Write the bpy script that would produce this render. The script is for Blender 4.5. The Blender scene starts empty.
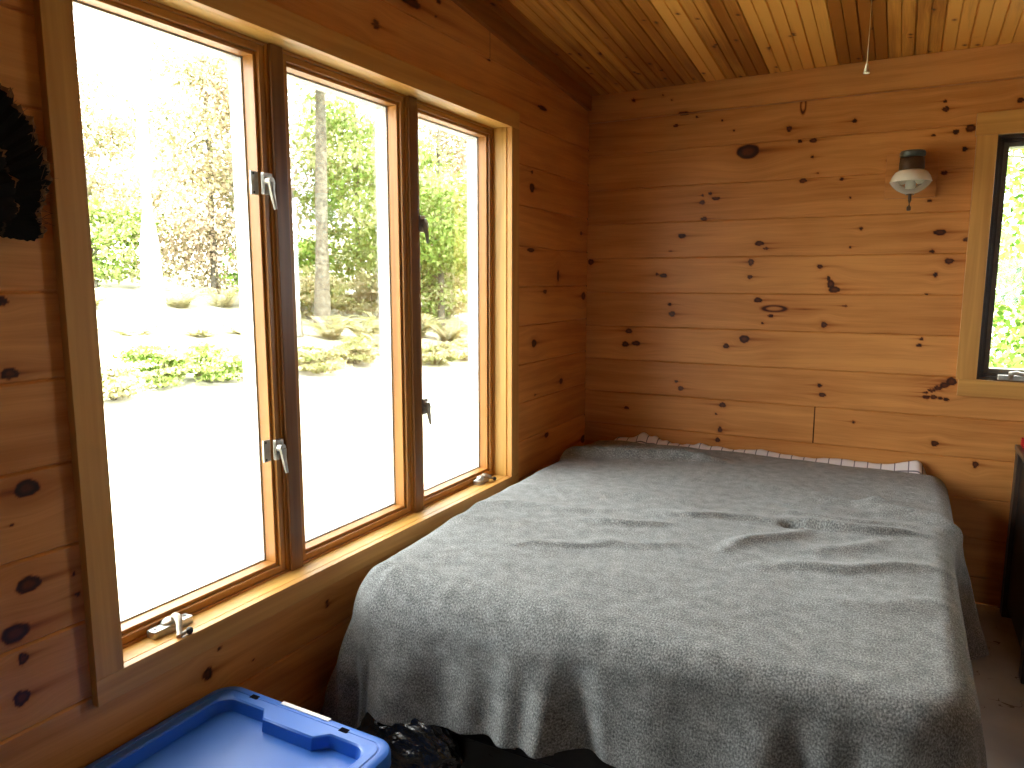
import bpy, bmesh, math, random
import numpy as np
from mathutils import Vector, Matrix

random.seed(4); RNG = np.random.default_rng(7)
S = bpy.context.scene
COL = S.collection

# ------------------------------------------------------------------ helpers
def link(o, parent=None):
    COL.objects.link(o)
    if parent is not None: o.parent = parent
    return o

def wloc(o):
    v = Vector((0, 0, 0))
    while o is not None:
        v = v + Vector(o.location); o = o.parent
    return v

def empty(name, loc):
    e = bpy.data.objects.new(name, None); e.location = loc; e.empty_display_size = .05
    return link(e)

def tag(o, label=None, cat=None, group=None, kind=None):
    if label: o['label'] = label
    if cat: o['category'] = cat
    if group: o['group'] = group
    if kind: o['kind'] = kind
    return o

def mesh_np(name, verts, faces, mats, parent=None, smooth=False, attrs=None, loc=None, midx=None):
    """verts in world space; stored relative to parent / loc."""
    verts = np.asarray(verts, dtype=np.float64)
    off = np.array(loc if loc is not None else (0, 0, 0), float)
    if parent is not None: off = off + np.array(wloc(parent))
    me = bpy.data.meshes.new(name)
    if isinstance(faces, np.ndarray):
        nf, k = faces.shape
        me.vertices.add(len(verts)); me.vertices.foreach_set('co', (verts - off).astype(np.float32).ravel())
        me.loops.add(nf * k); me.loops.foreach_set('vertex_index', faces.astype(np.int32).ravel())
        me.polygons.add(nf); me.polygons.foreach_set('loop_start', np.arange(0, nf * k, k, dtype=np.int32))
        me.update(calc_edges=True)
    else:
        me.from_pydata([tuple(v) for v in (verts - off)], [], faces)
    if attrs:
        for k, (t, dat) in attrs.items():
            a = me.attributes.new(k, t, 'POINT')
            dat = np.asarray(dat, np.float32)
            a.data.foreach_set('value' if t == 'FLOAT' else 'vector', dat.ravel())
    for m in (mats if isinstance(mats, (list, tuple)) else [mats]): me.materials.append(m)
    if midx is not None: me.polygons.foreach_set('material_index', np.asarray(midx, np.int32))
    me.polygons.foreach_set('use_smooth', [bool(smooth)] * len(me.polygons))
    me.validate(); me.update()
    o = bpy.data.objects.new(name, me)
    if loc is not None: o.location = loc
    return link(o, parent)

class MB:
    """collects simple shapes (world space) into one mesh"""
    def __init__(s): s.v = []; s.f = []; s.m = []
    def add(s, v, f, m=0):
        n = len(s.v); s.v += [tuple(p) for p in v]; s.f += [tuple(i + n for i in q) for q in f]; s.m += [m] * len(f); return s
    def box(s, a, b, bev=0.0, m=0, M=None):
        (x0, y0, z0), (x1, y1, z1) = a, b
        bm = bmesh.new(); bmesh.ops.create_cube(bm, size=1)
        for v in bm.verts:
            v.co = Vector((x0 + (v.co.x + .5) * (x1 - x0), y0 + (v.co.y + .5) * (y1 - y0), z0 + (v.co.z + .5) * (z1 - z0)))
        if bev > 0:
            bmesh.ops.bevel(bm, geom=list(bm.edges), offset=bev, segments=2, profile=.5, affect='EDGES')
        if M is not None:
            for v in bm.verts: v.co = M @ v.co
        return s.bm(bm, m)
    def bm(s, bm, m=0):
        bm.verts.index_update()
        s.add([tuple(v.co) for v in bm.verts], [[v.index for v in f.verts] for f in bm.faces], m); bm.free(); return s
    def tube(s, pts, rad, n=10, m=0, caps=True):
        pts = [Vector(p) for p in pts]
        if not isinstance(rad, (list, tuple)): rad = [rad] * len(pts)
        V = []; F = []
        up = Vector((0, 0, 1))
        for i, p in enumerate(pts):
            d = (pts[min(i + 1, len(pts) - 1)] - pts[max(i - 1, 0)]).normalized()
            a = d.cross(up)
            if a.length < 1e-3: a = d.cross(Vector((1, 0, 0)))
            a.normalize(); b = d.cross(a)
            for k in range(n):
                t = 2 * math.pi * k / n
                V.append(p + (a * math.cos(t) + b * math.sin(t)) * rad[i])
        for i in range(len(pts) - 1):
            for k in range(n):
                k2 = (k + 1) % n
                F.append((i * n + k, i * n + k2, (i + 1) * n + k2, (i + 1) * n + k))
        if caps:
            F.append(tuple(range(n))[::-1]); F.append(tuple((len(pts) - 1) * n + k for k in range(n)))
        return s.add(V, F, m)
    def lathe(s, prof, c, n=32, m=0, axis='z', sx=1, sy=1):
        V = []; F = []
        for r, h in prof:
            for k in range(n):
                t = 2 * math.pi * k / n
                V.append((c[0] + r * sx * math.cos(t), c[1] + r * sy * math.sin(t), c[2] + h))
        for i in range(len(prof) - 1):
            for k in range(n):
                k2 = (k + 1) % n
                F.append((i * n + k, i * n + k2, (i + 1) * n + k2, (i + 1) * n + k))
        return s.add(V, F, m)
    def build(s, name, mats, parent=None, smooth=False, loc=None):
        return mesh_np(name, np.array(s.v), s.f, mats, parent, smooth, loc=loc, midx=s.m)

def autosmooth(o, ang=35):
    me = o.data
    me.polygons.foreach_set('use_smooth', [True] * len(me.polygons))
    try: me.set_sharp_from_angle(angle=math.radians(ang))
    except Exception: pass
    return o

# ------------------------------------------------------------------ materials
def new_mat(name):
    m = bpy.data.materials.new(name); m.use_nodes = True
    nt = m.node_tree; b = nt.nodes['Principled BSDF']
    return m, nt, b
def N(nt, t, **k):
    n = nt.nodes.new(t)
    for a, v in k.items():
        if a.startswith('i_'): n.inputs[int(a[2:])].default_value = v
        else: setattr(n, a, v)
    return n
def ramp(nt, stops, src):
    r = nt.nodes.new('ShaderNodeValToRGB'); e = r.color_ramp.elements
    while len(e) < len(stops): e.new(.5)
    for q, (p, c) in zip(e, stops): q.position = p; q.color = (*c, 1) if len(c) == 3 else c
    nt.links.new(src, r.inputs[0]); return r
def mix(nt, fac, a, b, mode='MIX'):
    m = nt.nodes.new('ShaderNodeMix'); m.data_type = 'RGBA'; m.blend_type = mode
    for sock, v in ((0, fac), (6, a), (7, b)):
        if hasattr(v, 'links') or hasattr(v, 'is_linked'): nt.links.new(v, m.inputs[sock])
        else: m.inputs[sock].default_value = v if sock == 0 else (*v, 1)
    return m.outputs[2]
def math_(nt, op, a, b=None):
    m = nt.nodes.new('ShaderNodeMath'); m.operation = op
    for i, v in enumerate((a, b)):
        if v is None: continue
        if hasattr(v, 'is_linked'): nt.links.new(v, m.inputs[i])
        else: m.inputs[i].default_value = v
    return m.outputs[0]

def plain(name, col, rough=.5, metal=0, spec=.5, noise=0.0, nscale=40):
    m, nt, b = new_mat(name)
    b.inputs['Roughness'].default_value = rough; b.inputs['Metallic'].default_value = metal
    b.inputs['Specular IOR Level'].default_value = spec
    tc = N(nt, 'ShaderNodeTexCoord'); nz = N(nt, 'ShaderNodeTexNoise'); nz.inputs['Scale'].default_value = nscale
    nt.links.new(tc.outputs['Object'], nz.inputs['Vector'])
    lo = tuple(c * (1 - noise) for c in col); hi = tuple(min(1, c * (1 + noise)) for c in col)
    r = ramp(nt, [(.3, lo), (.7, hi)], nz.outputs[0]); nt.links.new(r.outputs[0], b.inputs['Base Color'])
    return m

PINE_LO, PINE_HI = (.50, .185, .042), (.74, .335, .095)
def pine_boards(name, lo=PINE_LO, hi=PINE_HI, rough=.42, spec=.35):
    """boards with attributes: gco (grain coordinate), knot (0..1), tone (per board)"""
    m, nt, b = new_mat(name)
    g = N(nt, 'ShaderNodeAttribute', attribute_name='gco'); kn = N(nt, 'ShaderNodeAttribute', attribute_name='knot')
    to = N(nt, 'ShaderNodeAttribute', attribute_name='tone')
    mp = N(nt, 'ShaderNodeMapping'); mp.inputs['Scale'].default_value = (1.6, 34, 1); nt.links.new(g.outputs['Vector'], mp.inputs[0])
    n1 = N(nt, 'ShaderNodeTexNoise'); n1.inputs['Scale'].default_value = 1; n1.inputs['Detail'].default_value = 4; n1.inputs['Distortion'].default_value = .35
    nt.links.new(mp.outputs[0], n1.inputs['Vector'])
    mp2 = N(nt, 'ShaderNodeMapping'); mp2.inputs['Scale'].default_value = (2.2, 5, 1); nt.links.new(g.outputs['Vector'], mp2.inputs[0])
    n2 = N(nt, 'ShaderNodeTexNoise'); n2.inputs['Scale'].default_value = 1; n2.inputs['Detail'].default_value = 2
    nt.links.new(mp2.outputs[0], n2.inputs['Vector'])
    mp3 = N(nt, 'ShaderNodeMapping'); mp3.inputs['Scale'].default_value = (9, 260, 1); nt.links.new(g.outputs['Vector'], mp3.inputs[0])
    n3 = N(nt, 'ShaderNodeTexNoise'); n3.inputs['Scale'].default_value = 1; n3.inputs['Detail'].default_value = 2
    nt.links.new(mp3.outputs[0], n3.inputs['Vector'])
    f = math_(nt, 'ADD', math_(nt, 'MULTIPLY', n1.outputs[0], .46), math_(nt, 'ADD', math_(nt, 'MULTIPLY', n2.outputs[0], .36), math_(nt, 'MULTIPLY', n3.outputs[0], .18)))
    f = math_(nt, 'ADD', f, math_(nt, 'MULTIPLY', math_(nt, 'SUBTRACT', to.outputs['Fac'], .5), .30))
    mid = tuple((a + c) / 2 for a, c in zip(lo, hi))
    r = ramp(nt, [(.34, lo), (.48, mid), (.62, hi)], f)
    kc = ramp(nt, [(0, (1, 1, 1)), (.35, (.72, .55, .42)), (.75, (.17, .085, .05)), (1, (.05, .026, .018))], kn.outputs['Fac'])
    c = mix(nt, 1.0, r.outputs[0], kc.outputs[0], 'MULTIPLY')
    nt.links.new(c, b.inputs['Base Color'])
    b.inputs['Roughness'].default_value = rough; b.inputs['Specular IOR Level'].default_value = spec
    bp = N(nt, 'ShaderNodeBump'); bp.inputs['Strength'].default_value = .12; bp.inputs['Distance'].default_value = .002
    nt.links.new(n1.outputs[0], bp.inputs['Height']); nt.links.new(bp.outputs[0], b.inputs['Normal'])
    return m

def pine_solid(name, axis, lo=PINE_LO, hi=PINE_HI, rough=.4, spec=.4):
    """trim timber, grain along a world axis"""
    m, nt, b = new_mat(name)
    tc = N(nt, 'ShaderNodeTexCoord'); geo = N(nt, 'ShaderNodeNewGeometry')
    mp = N(nt, 'ShaderNodeMapping'); sc = [42, 42, 42]; sc[axis] = 1.8
    mp.inputs['Scale'].default_value = sc; nt.links.new(geo.outputs['Position'], mp.inputs[0])
    n1 = N(nt, 'ShaderNodeTexNoise'); n1.inputs['Scale'].default_value = 1; n1.inputs['Detail'].default_value = 4; n1.inputs['Distortion'].default_value = .5
    nt.links.new(mp.outputs[0], n1.inputs['Vector'])
    mid = tuple((a + c) / 2 for a, c in zip(lo, hi))
    r = ramp(nt, [(.28, lo), (.5, mid), (.72, hi)], n1.outputs[0])
    nt.links.new(r.outputs[0], b.inputs['Base Color'])
    b.inputs['Roughness'].default_value = rough; b.inputs['Specular IOR Level'].default_value = spec
    return m

M = {}
M['wall'] = pine_boards('knotty_pine')
M['ceil'] = pine_boards('ceiling_pine', lo=(.36, .125, .018), hi=(.84, .42, .085))
M['dim'] = pine_boards('unseen_darkened_pine', lo=(.10, .036, .008), hi=(.17, .066, .015))  # unseen right and near walls, darkened to cut the fill light they bounce
TLO, THI = (.52, .245, .058), (.70, .37, .098)
M['trim_x'] = pine_solid('trim_pine_x', 0, TLO, THI); M['trim_y'] = pine_solid('trim_pine_y', 1, TLO, THI); M['trim_z'] = pine_solid('trim_pine_z', 2, TLO, THI)
JLO, JHI = (.58, .315, .068), (.78, .46, .12)  # lighter copy of the trim pine: outdoor light painted into jambs and sill
M['jamb_y'] = pine_solid('jamb_pine_lit_y', 1, JLO, JHI); M['jamb_z'] = pine_solid('jamb_pine_lit_z', 2, JLO, JHI)
M['crown_y'] = pine_solid('crown_pine_y', 1, (.30, .105, .018), (.46, .18, .038))
FLO, FHI = (.33, .130, .025), (.50, .225, .045)
M['sash_y'] = pine_solid('sash_wood_y', 1, FLO, FHI, .35); M['sash_z'] = pine_solid('sash_wood_z', 2, FLO, FHI, .35)
M['post_z'] = pine_solid('post_wood_shaded_z', 2, (.15, .055, .012), (.26, .105, .024), .35)  # mullion wood darkened: shade of its room-facing side is put into the colour
M['metal'] = plain('zinc_metal', (.52, .51, .46), .38, .8, .5, .12, 60)
M['metal_brown'] = plain('worn_metal', (.30, .25, .19), .45, .7, .5, .3, 90)
M['clad'] = plain('sash_cladding', (.72, .73, .72), .5, 0, .4, .04)
M['darkframe'] = plain('dark_vinyl', (.055, .042, .032), .4, 0, .5, .15)
M['greybead'] = plain('grey_bead', (.17, .15, .12), .45, 0, .5, .15)
M['black'] = plain('black_stain', (.012, .010, .009), .45, 0, .4, .3)
M['screw'] = plain('screw_head', (.06, .055, .05), .5, .6)

def glass_pane():
    m, nt, b = new_mat('window_glass')
    nt.nodes.remove(b); out = nt.nodes['Material Output']
    tr = N(nt, 'ShaderNodeBsdfTransparent'); tr.inputs[0].default_value = (.97, .985, .975, 1)
    gl = N(nt, 'ShaderNodeBsdfGlossy'); gl.inputs['Roughness'].default_value = .02
    lw = N(nt, 'ShaderNodeFresnel'); lw.inputs[0].default_value = 1.45
    mx = N(nt, 'ShaderNodeMixShader'); nt.links.new(math_(nt, 'MULTIPLY', lw.outputs[0], .6), mx.inputs[0])
    nt.links.new(tr.outputs[0], mx.inputs[1]); nt.links.new(gl.outputs[0], mx.inputs[2]); nt.links.new(mx.outputs[0], out.inputs[0])
    return m
M['glass'] = glass_pane()

# ------------------------------------------------------------------ board surfaces
def boards(rows, fine, place, knots, grooves=.005, hole=None, tonef=None, mid=False, warp=1.0, ew=.0028):
    """rows: list (v0,v1,u0,u1); fine: callable giving (du, dv) ; place(u,v,n)->xyz array. Returns verts, faces, attrs"""
    VV = []; FF = []; G = []; K = []; T = []; nv = 0
    kk = np.array(knots, float).reshape(-1, 4) if len(knots) else np.zeros((0, 4))
    for bi, (v0, v1, us) in enumerate(rows):
        w = v1 - v0
        dv = us[2] if len(us) > 2 else .008
        u = us[1]
        gr = grooves; e = min(ew, w * .1)
        inner = np.linspace(v0 + e * 1.6, v1 - e * 1.6, max(2, int(round((w - 3 * e) / dv)) + 1))
        if mid:
            c = (v0 + v1) / 2; inner = np.sort(np.concatenate([inner[np.abs(inner - c) > .005], [c - .0025, c, c + .0025]]))
        v = np.concatenate([[v0, v0 + e * .5], inner, [v1 - e * .5, v1]])
        n = np.zeros_like(v); n[0] = -gr; n[1] = -gr * .75; n[-1] = -gr; n[-2] = -gr * .55
        if mid: n[np.abs(v - c) < 1e-9] = -gr * .7
        U, Vv = np.meshgrid(u, v, indexing='ij'); Nn = np.broadcast_to(n, U.shape)
        k = np.zeros(U.shape); vp = Vv.copy()
        near = kk[(kk[:, 1] > v0 - .02) & (kk[:, 1] < v1 + .02)] if len(kk) else kk
        for (ku, kv, ru, rv) in near:
            inside = v0 <= kv <= v1
            if not inside: continue
            su = np.abs(u - ku) < max(.35, ru * 9)
            if not su.any(): continue
            du = (U[su] - ku); dvv = (Vv[su] - kv)
            big = min(1, .014 / max(ru, rv))
            wob = .88 + .09 * big * np.sin(3 * np.arctan2(dvv / rv, du / ru) + ku * 40) + .06 * big * np.sin(7 * np.arctan2(dvv / rv, du / ru) + kv * 70)
            d = np.sqrt((du / ru) ** 2 + (dvv / rv) ** 2) / wob
            core = np.clip((1.18 - d) / .28, 0, 1)
            if max(ru, rv) > .012: core = core * (.74 + .26 * np.clip((d - .35) / .35, 0, 1))
            halo = .24 * np.exp(-(d / 1.7) ** 2)
            side = 1 if (int(ku * 977) % 3) else -1
            tl = np.exp(-(dvv / (.42 * rv)) ** 2) * np.exp(-np.abs(du) / (3.6 * ru)) * np.where(du * side > 0, .80, .25)
            k[su] = np.maximum(k[su], np.maximum(core, np.maximum(halo, tl)))
            vp[su] -= warp * dvv * .85 * np.exp(-(du / (3.2 * ru)) ** 2 - (dvv / (3.2 * rv)) ** 2)
        # slow wander of the grain
        ph = RNG.uniform(0, 50)
        vp = vp + .010 * np.sin(U * 2.1 + ph) + .005 * np.sin(U * 5.3 + ph * 2)
        P = place(U, Vv, Nn)
        nu, nvv = U.shape
        idx = (np.arange(nu * nvv).reshape(nu, nvv) + nv)
        f = np.stack([idx[:-1, :-1], idx[1:, :-1], idx[1:, 1:], idx[:-1, 1:]], -1)
        if hole is not None:
            cu = (u[:-1] + u[1:]) / 2; cv = (v[:-1] + v[1:]) / 2
            keep = np.ones(f.shape[:2], bool)
            for (hu0, hu1, hv0, hv1) in hole:
                keep &= ~((cu[:, None] > hu0) & (cu[:, None] < hu1) & (cv[None] > hv0) & (cv[None] < hv1))
            f = f[keep]
        else: f = f.reshape(-1, 4)
        VV.append(P.reshape(-1, 3)); FF.append(f)
        off = RNG.uniform(0, 40, 2)
        G.append(np.stack([U + off[0], vp + off[1], np.full(U.shape, bi * 3.7)], -1).reshape(-1, 3)); K.append(k.ravel())
        t = tonef(bi) if tonef else RNG.uniform(.35, .68)
        T.append(np.full(U.size, t)); nv += U.size
    return np.concatenate(VV), np.concatenate(FF), {'gco': ('FLOAT_VECTOR', np.concatenate(G)), 'knot': ('FLOAT', np.concatenate(K)), 'tone': ('FLOAT', np.concatenate(T))}

def useg(*segs):
    out = []
    for a, b, st in segs:
        out.append(np.linspace(a, b, max(2, int(math.ceil((b - a) / st)) + 1)))
    return np.unique(np.round(np.concatenate(out), 6))

# room constants (metres, floor at z=0, left wall x=0, far wall y=0)
RX, RY = 4.2, -5.2
CZ, CS = 2.247, .095                      # ceiling height at far wall, slope
def ceil_z(y): return CZ - CS * y
WIN = (-2.605, -.850, .525, 1.955)       # left window opening y0,y1,z0,z1

BK = [(0.236, 2.206, 0.0116, 0.0078), (0.378, 2.211, 0.0066, 0.0048), (0.422, 2.189, 0.005, 0.0047), (0.438, 2.073, 0.013, 0.0076), (0.477, 2.122, 0.0248, 0.0071), (0.536, 2.103, 0.0059, 0.0056), (0.773, 1.929, 0.0552, 0.0345), (0.944, 2.012, 0.0131, 0.0134), (0.991, 1.955, 0.0099, 0.008), (1.046, 1.954, 0.017, 0.0101), (1.046, 1.885, 0.0077, 0.0071), (0.707, 2.027, 0.007, 0.0037), (0.653, 2.076, 0.0057, 0.0046), (1.072, 1.815, 0.0042, 0.0044), (0.575, 1.715, 0.0147, 0.0106), (0.611, 1.754, 0.0107, 0.0076), (0.575, 1.747, 0.0069, 0.0058), (0.638, 1.73, 0.0217, 0.0086), (0.586, 1.639, 0.0172, 0.0097), (0.484, 1.563, 0.0202, 0.0118), (0.431, 1.493, 0.0077, 0.004), (0.367, 1.384, 0.0079, 0.0061), (0.4, 1.377, 0.0198, 0.0111), (0.021, 1.446, 0.0172, 0.0158), (1.013, 1.787, 0.0173, 0.0112), (0.841, 1.52, 0.023, 0.0113), (0.871, 1.497, 0.0137, 0.0056), (0.808, 1.436, 0.014, 0.0171), (0.807, 1.369, 0.0131, 0.0096), (1.102, 1.414, 0.0128, 0.0091), (0.435, 1.238, 0.0104, 0.0081), (0.448, 1.192, 0.0176, 0.0142), (0.231, 1.102, 0.0192, 0.0137), (0.214, 1.035, 0.0199, 0.0148), (0.27, 1.042, 0.0246, 0.0132), (0.503, 0.83, 0.0155, 0.0124), (0.479, 0.863, 0.0094, 0.0067), (0.228, 0.71, 0.014, 0.0081), (0.847, 1.264, 0.0204, 0.0125), (0.905, 1.193, 0.0137, 0.0076), (0.871, 1.159, 0.0065, 0.0058), (1.133, 1.159, 0.0137, 0.0139), (0.794, 1.083, 0.0256, 0.0196), (0.712, 1.047, 0.0155, 0.0129), (1.13, 0.887, 0.0113, 0.0085), (1.143, 0.846, 0.0165, 0.0104), (0.707, 0.764, 0.0177, 0.0132), (0.7, 0.644, 0.0109, 0.0154), (0.691, 0.592, 0.0129, 0.0124), (0.678, 0.718, 0.0069, 0.0041), (1.256, 1.573, 0.0081, 0.0079), (1.219, 1.496, 0.0058, 0.0054), (1.206, 1.704, 0.0066, 0.0035), (1.549, 1.548, 0.026, 0.0127), (1.644, 1.517, 0.0145, 0.0083), (1.527, 1.472, 0.0105, 0.0077), (1.59, 1.432, 0.0185, 0.0127), (1.545, 1.376, 0.009, 0.0111), (1.519, 1.297, 0.0076, 0.0043), (1.503, 1.677, 0.009, 0.0059), (1.166, 1.314, 0.026, 0.015), (1.150, 1.338, 0.016, 0.020), (1.140, 1.362, .008, .012), (1.213, 1.243, 0.0109, 0.0046), (1.514, 1.11, 0.0092, 0.007), (1.507, 1.083, 0.0115, 0.0079), (1.634, 0.938, 0.021, 0.019), (1.610, 0.921, 0.018, 0.013), (1.588, 0.908, 0.016, 0.010), (1.566, 0.896, 0.016, 0.008), (1.545, .885, .012, .005), (1.548, 0.866, 0.016, 0.009), (1.575, .868, .013, .010), (1.600, .865, .010, .007), (1.622, .862, .012, .007), (1.278, 0.734, 0.0067, 0.0066), (1.593, 0.671, 0.0153, 0.0135), (1.744, 0.598, 0.011, 0.0159), (1.204, 2.02, 0.0105, 0.0094), (1.535, 2.033, 0.0131, 0.0114), (1.53, 2.064, 0.0073, 0.0065), (1.576, 1.941, 0.0116, 0.0114), (1.626, 1.951, 0.0196, 0.0161), (1.612, 1.872, 0.0115, 0.009), (1.547, 1.784, 0.0125, 0.0091), (1.348, 1.849, 0.0137, 0.0136), (1.499, 1.935, 0.0082, 0.0066), (1.169, 1.784, 0.0099, 0.007), (1.783, 2.04, 0.0135, 0.0098)]
RINGS = [(0.92, 1.226, 0.0546, 0.0152), (0.997, 2.105, .012, .036)]
LF = [(-0.632, 1.745, 0.024, 0.021), (-0.633, 1.81, 0.012, 0.0065), (-0.085, 1.584, 0.0134, 0.0102), (-0.64, 1.482, 0.0402, 0.0089), (-0.355, 1.373, 0.0122, 0.0292), (-0.495, 1.302, 0.0199, 0.0095), (-0.043, 1.275, 0.0278, 0.0212), (-0.604, 1.075, 0.0256, 0.0187), (-0.467, 0.634, 0.0231, 0.0131), (-0.019, 0.529, 0.0346, 0.0227), (-0.308, 0.87, 0.0198, 0.0154), (-0.591, 0.841, 0.0107, 0.0048), (-2.755, 0.958, 0.0258, 0.018), (-2.786, 0.895, 0.0039, 0.002), (-2.768, 0.772, 0.0259, 0.0173), (-2.799, 0.687, 0.0286, 0.0202), (-2.79, 0.632, 0.0109, 0.0127), (-2.799, 0.556, 0.0172, 0.0165), (-2.682, 0.761, 0.0041, 0.0043), (-2.678, 0.718, 0.0062, 0.0054), (-2.767, 1.31, 0.0105, 0.0094), (-2.766, 1.177, 0.0178, 0.0115), (-2.385, 0.397, 0.0143, 0.0172), (-1.965, 0.404, 0.0105, 0.0128), (-2.346, 0.445, 0.0061, 0.004), (-2.242, 0.365, 0.0034, 0.0028), (-1.672, 2.102, 0.0199, 0.0149), (-1.498, 2.223, 0.0621, 0.0189), (-1.335, 2.274, 0.0114, 0.01), (-1.352, 2.222, 0.0063, 0.0033), (-0.998, 2.172, 0.0111, 0.0053), (-0.535, 2.092, 0.0523, 0.0087)]

def add_rings(v, at, rings, ax):
    k = at['knot'][1]
    for (ku, kv, ru, rv) in rings:
        d = np.sqrt(((v[:, ax] - ku) / ru) ** 2 + ((v[:, 2] - kv) / rv) ** 2)
        k[:] = np.maximum(k, .92 * np.exp(-((d - .85) / .28) ** 2))
        k[:] = np.maximum(k, .7 * np.exp(-((v[:, 2] - kv) / .004) ** 2) * np.clip(1 - np.abs(v[:, ax] - ku - ru * 2.4) / (ru * 1.8), 0, 1) * (ru > rv))

def backed(v, f, at, quads):
    """adds plain sheathing behind the boards"""
    nv = len(v); q = np.array(quads, float); n = len(q)
    f2 = np.arange(4 * n).reshape(n, 4) + nv
    v2 = np.concatenate([v, q.reshape(-1, 3)]); f = np.concatenate([f, f2])
    for k in at: at[k] = (at[k][0], np.concatenate([at[k][1], np.full((4 * n,) + at[k][1].shape[1:], .8)]))
    return v2, f
def sheath(place, u0, u1, z0, z1, hole=None):
    def q(a, b, c, d): return [place(a, c), place(b, c), place(b, d), place(a, d)]
    if hole is None: return [q(u0, u1, z0, z1)]
    h0, h1, k0, k1 = hole
    return [q(u0, h0, z0, z1), q(h1, u1, z0, z1), q(h0, h1, z0, k0), q(h0, h1, k1, z1)]

def far_wall():
    rows = []
    zs = [2.133 - .168 * i for i in range(13)]
    uf = useg((0, 1.95, .0042), (1.95, RX, .05))
    for a, b in zip(zs[1:], zs[:-1]): rows.append((a, b, (None, uf, .0045)))
    rows.append((0, zs[-1], (None, uf, .0045)))
    # one board is in two lengths (butt joint)
    i = [j for j, r in enumerate(rows) if abs(r[0] - (2.133 - .168 * 9)) < .01][0]
    a, b, _ = rows[i]
    rows[i] = (a, b, (None, np.append(uf[uf < 1.113], 1.1135), .0045))
    rows.append((a, b, (None, np.insert(uf[uf > 1.119], 0, 1.1185), .0045)))
    rows.append((2.133, 2.27, (None, useg((0, RX, .2)), .03)))     # strip hidden behind the crown board
    place = lambda U, V, n: np.stack([U, -n, V], -1)
    def place(U, V, n): return np.stack([U, -n, V], -1)
    tones = {}
    v, f, at = boards(rows, None, place, BK, hole=[(1.712, 2.42, .945, 1.925)])
    add_rings(v, at, RINGS, 0)
    v, f = backed(v, f, at, sheath(lambda a, c: (a, .0075, c), -.05, RX + .05, -.05, 2.30, (1.712, 2.42, .945, 1.925)))
    return mesh_np('wall_far', v, f[:, ::-1].copy(), M['wall'], attrs=at)
wall_far = tag(far_wall(), 'far wall of horizontal knotty pine boards behind the bed', 'wall', kind='structure')

def left_wall():
    zs = [0, .153] + [.3205 + .1675 * i for i in range(11)] + [2.18, 2.345, 2.51, 2.80]
    u = useg((RY, -3.05, .08), (-3.05, -2.86, .02), (-2.86, -2.6, .0036), (-2.6, -2.0, .007), (-2.0, -.85, .012), (-.85, 0, .007))
    rows = []
    for a, b in zip(zs[:-1], zs[1:]):
        if abs(a - 2.18) < .01:
            rows.append((a, b, (None, np.append(u[u < -.994], -.992), .007))); rows.append((a, b, (None, np.insert(u[u > -.986], 0, -.989), .007)))
        else: rows.append((a, b, (None, u, .0045)))
    def place(U, V, n): return np.stack([n, U, V], -1)
    v, f, at = boards(rows, None, place, LF, hole=[(WIN[0] - .02, WIN[1] + .02, WIN[2] - .02, WIN[3] + .02)])
    # cut away above the ceiling
    top = v[f].reshape(-1, 4, 3); keep = (top[:, :, 2] < CZ - CS * top[:, :, 1] + .03).any(1)
    v, f = backed(v, f[keep], at, sheath(lambda a, c: (-.0075, a, c), RY - .05, .05, -.05, 2.30, (WIN[0] - .02, WIN[1] + .02, WIN[2] - .02, WIN[3] + .02)) + [[(-.0075, RY, 2.3), (-.0075, .05, 2.3), (-.0075, .05, 2.32), (-.0075, RY, 2.82)]])
    return mesh_np('wall_left', v, f, M['wall'], attrs=at)
wall_left = tag(left_wall(), 'window wall of horizontal knotty pine boards on the left', 'wall', kind='structure')

def plain_walls():
    zs = [.168 * i for i in range(18)]
    kn = [(RNG.uniform(0, 5.2), RNG.uniform(0, 2.6), RNG.uniform(.008, .02), RNG.uniform(.006, .014)) for _ in range(60)]
    rows = [(a, b, (None, useg((0, 5.2, .03)), .03)) for a, b in zip(zs[:-1], zs[1:])]
    v, f, at = boards(rows, None, lambda U, V, n: np.stack([RX - n, -U, V], -1), kn)
    top = v[f]; keep = (top[:, :, 2] < CZ - CS * top[:, :, 1] + .03).any(1)
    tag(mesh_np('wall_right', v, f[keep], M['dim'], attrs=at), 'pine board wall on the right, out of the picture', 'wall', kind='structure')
    rows = [(a, b, (None, useg((0, RX, .03)), .03)) for a, b in zip(zs[:-1], zs[1:])]
    v, f, at = boards(rows, None, lambda U, V, n: np.stack([U, RY + n, V], -1), kn, hole=[(2.1, 2.5, 1.1, 1.6)])
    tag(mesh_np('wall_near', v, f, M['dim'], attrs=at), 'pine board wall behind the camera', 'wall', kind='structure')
plain_walls()

def ceiling():
    p = .0928
    x0 = 1.688 - p * 19
    xs = [x0 + p * i for i in range(50)]
    xs = [x for x in xs if x > -.09 and x < RX + .1]
    u = useg((-1.6, .03, .008), (RY - .05, -1.6, .05))
    kn = []
    for a in xs[:-1]:
        for _ in range(RNG.integers(4, 9)):
            kn.append((RNG.uniform(-1.6, 0), a + RNG.uniform(.01, p - .01), RNG.uniform(.006, .016), RNG.uniform(.003, .007)))
    rows = [(a, b, (None, u, .012)) for a, b in zip(xs[:-1], xs[1:])]
    v, f, at = boards(rows, None, lambda U, V, n: np.stack([V, U, CZ - CS * U - n * -1 * -1], -1), kn, grooves=.008, mid=True, warp=.8, ew=.0024, tonef=lambda i: RNG.uniform(-.3, 1.2))
    return mesh_np('ceiling', v, f, M['ceil'], attrs=at)
tag(ceiling(), 'sloped pine beadboard ceiling', 'ceiling', kind='structure')

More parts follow.
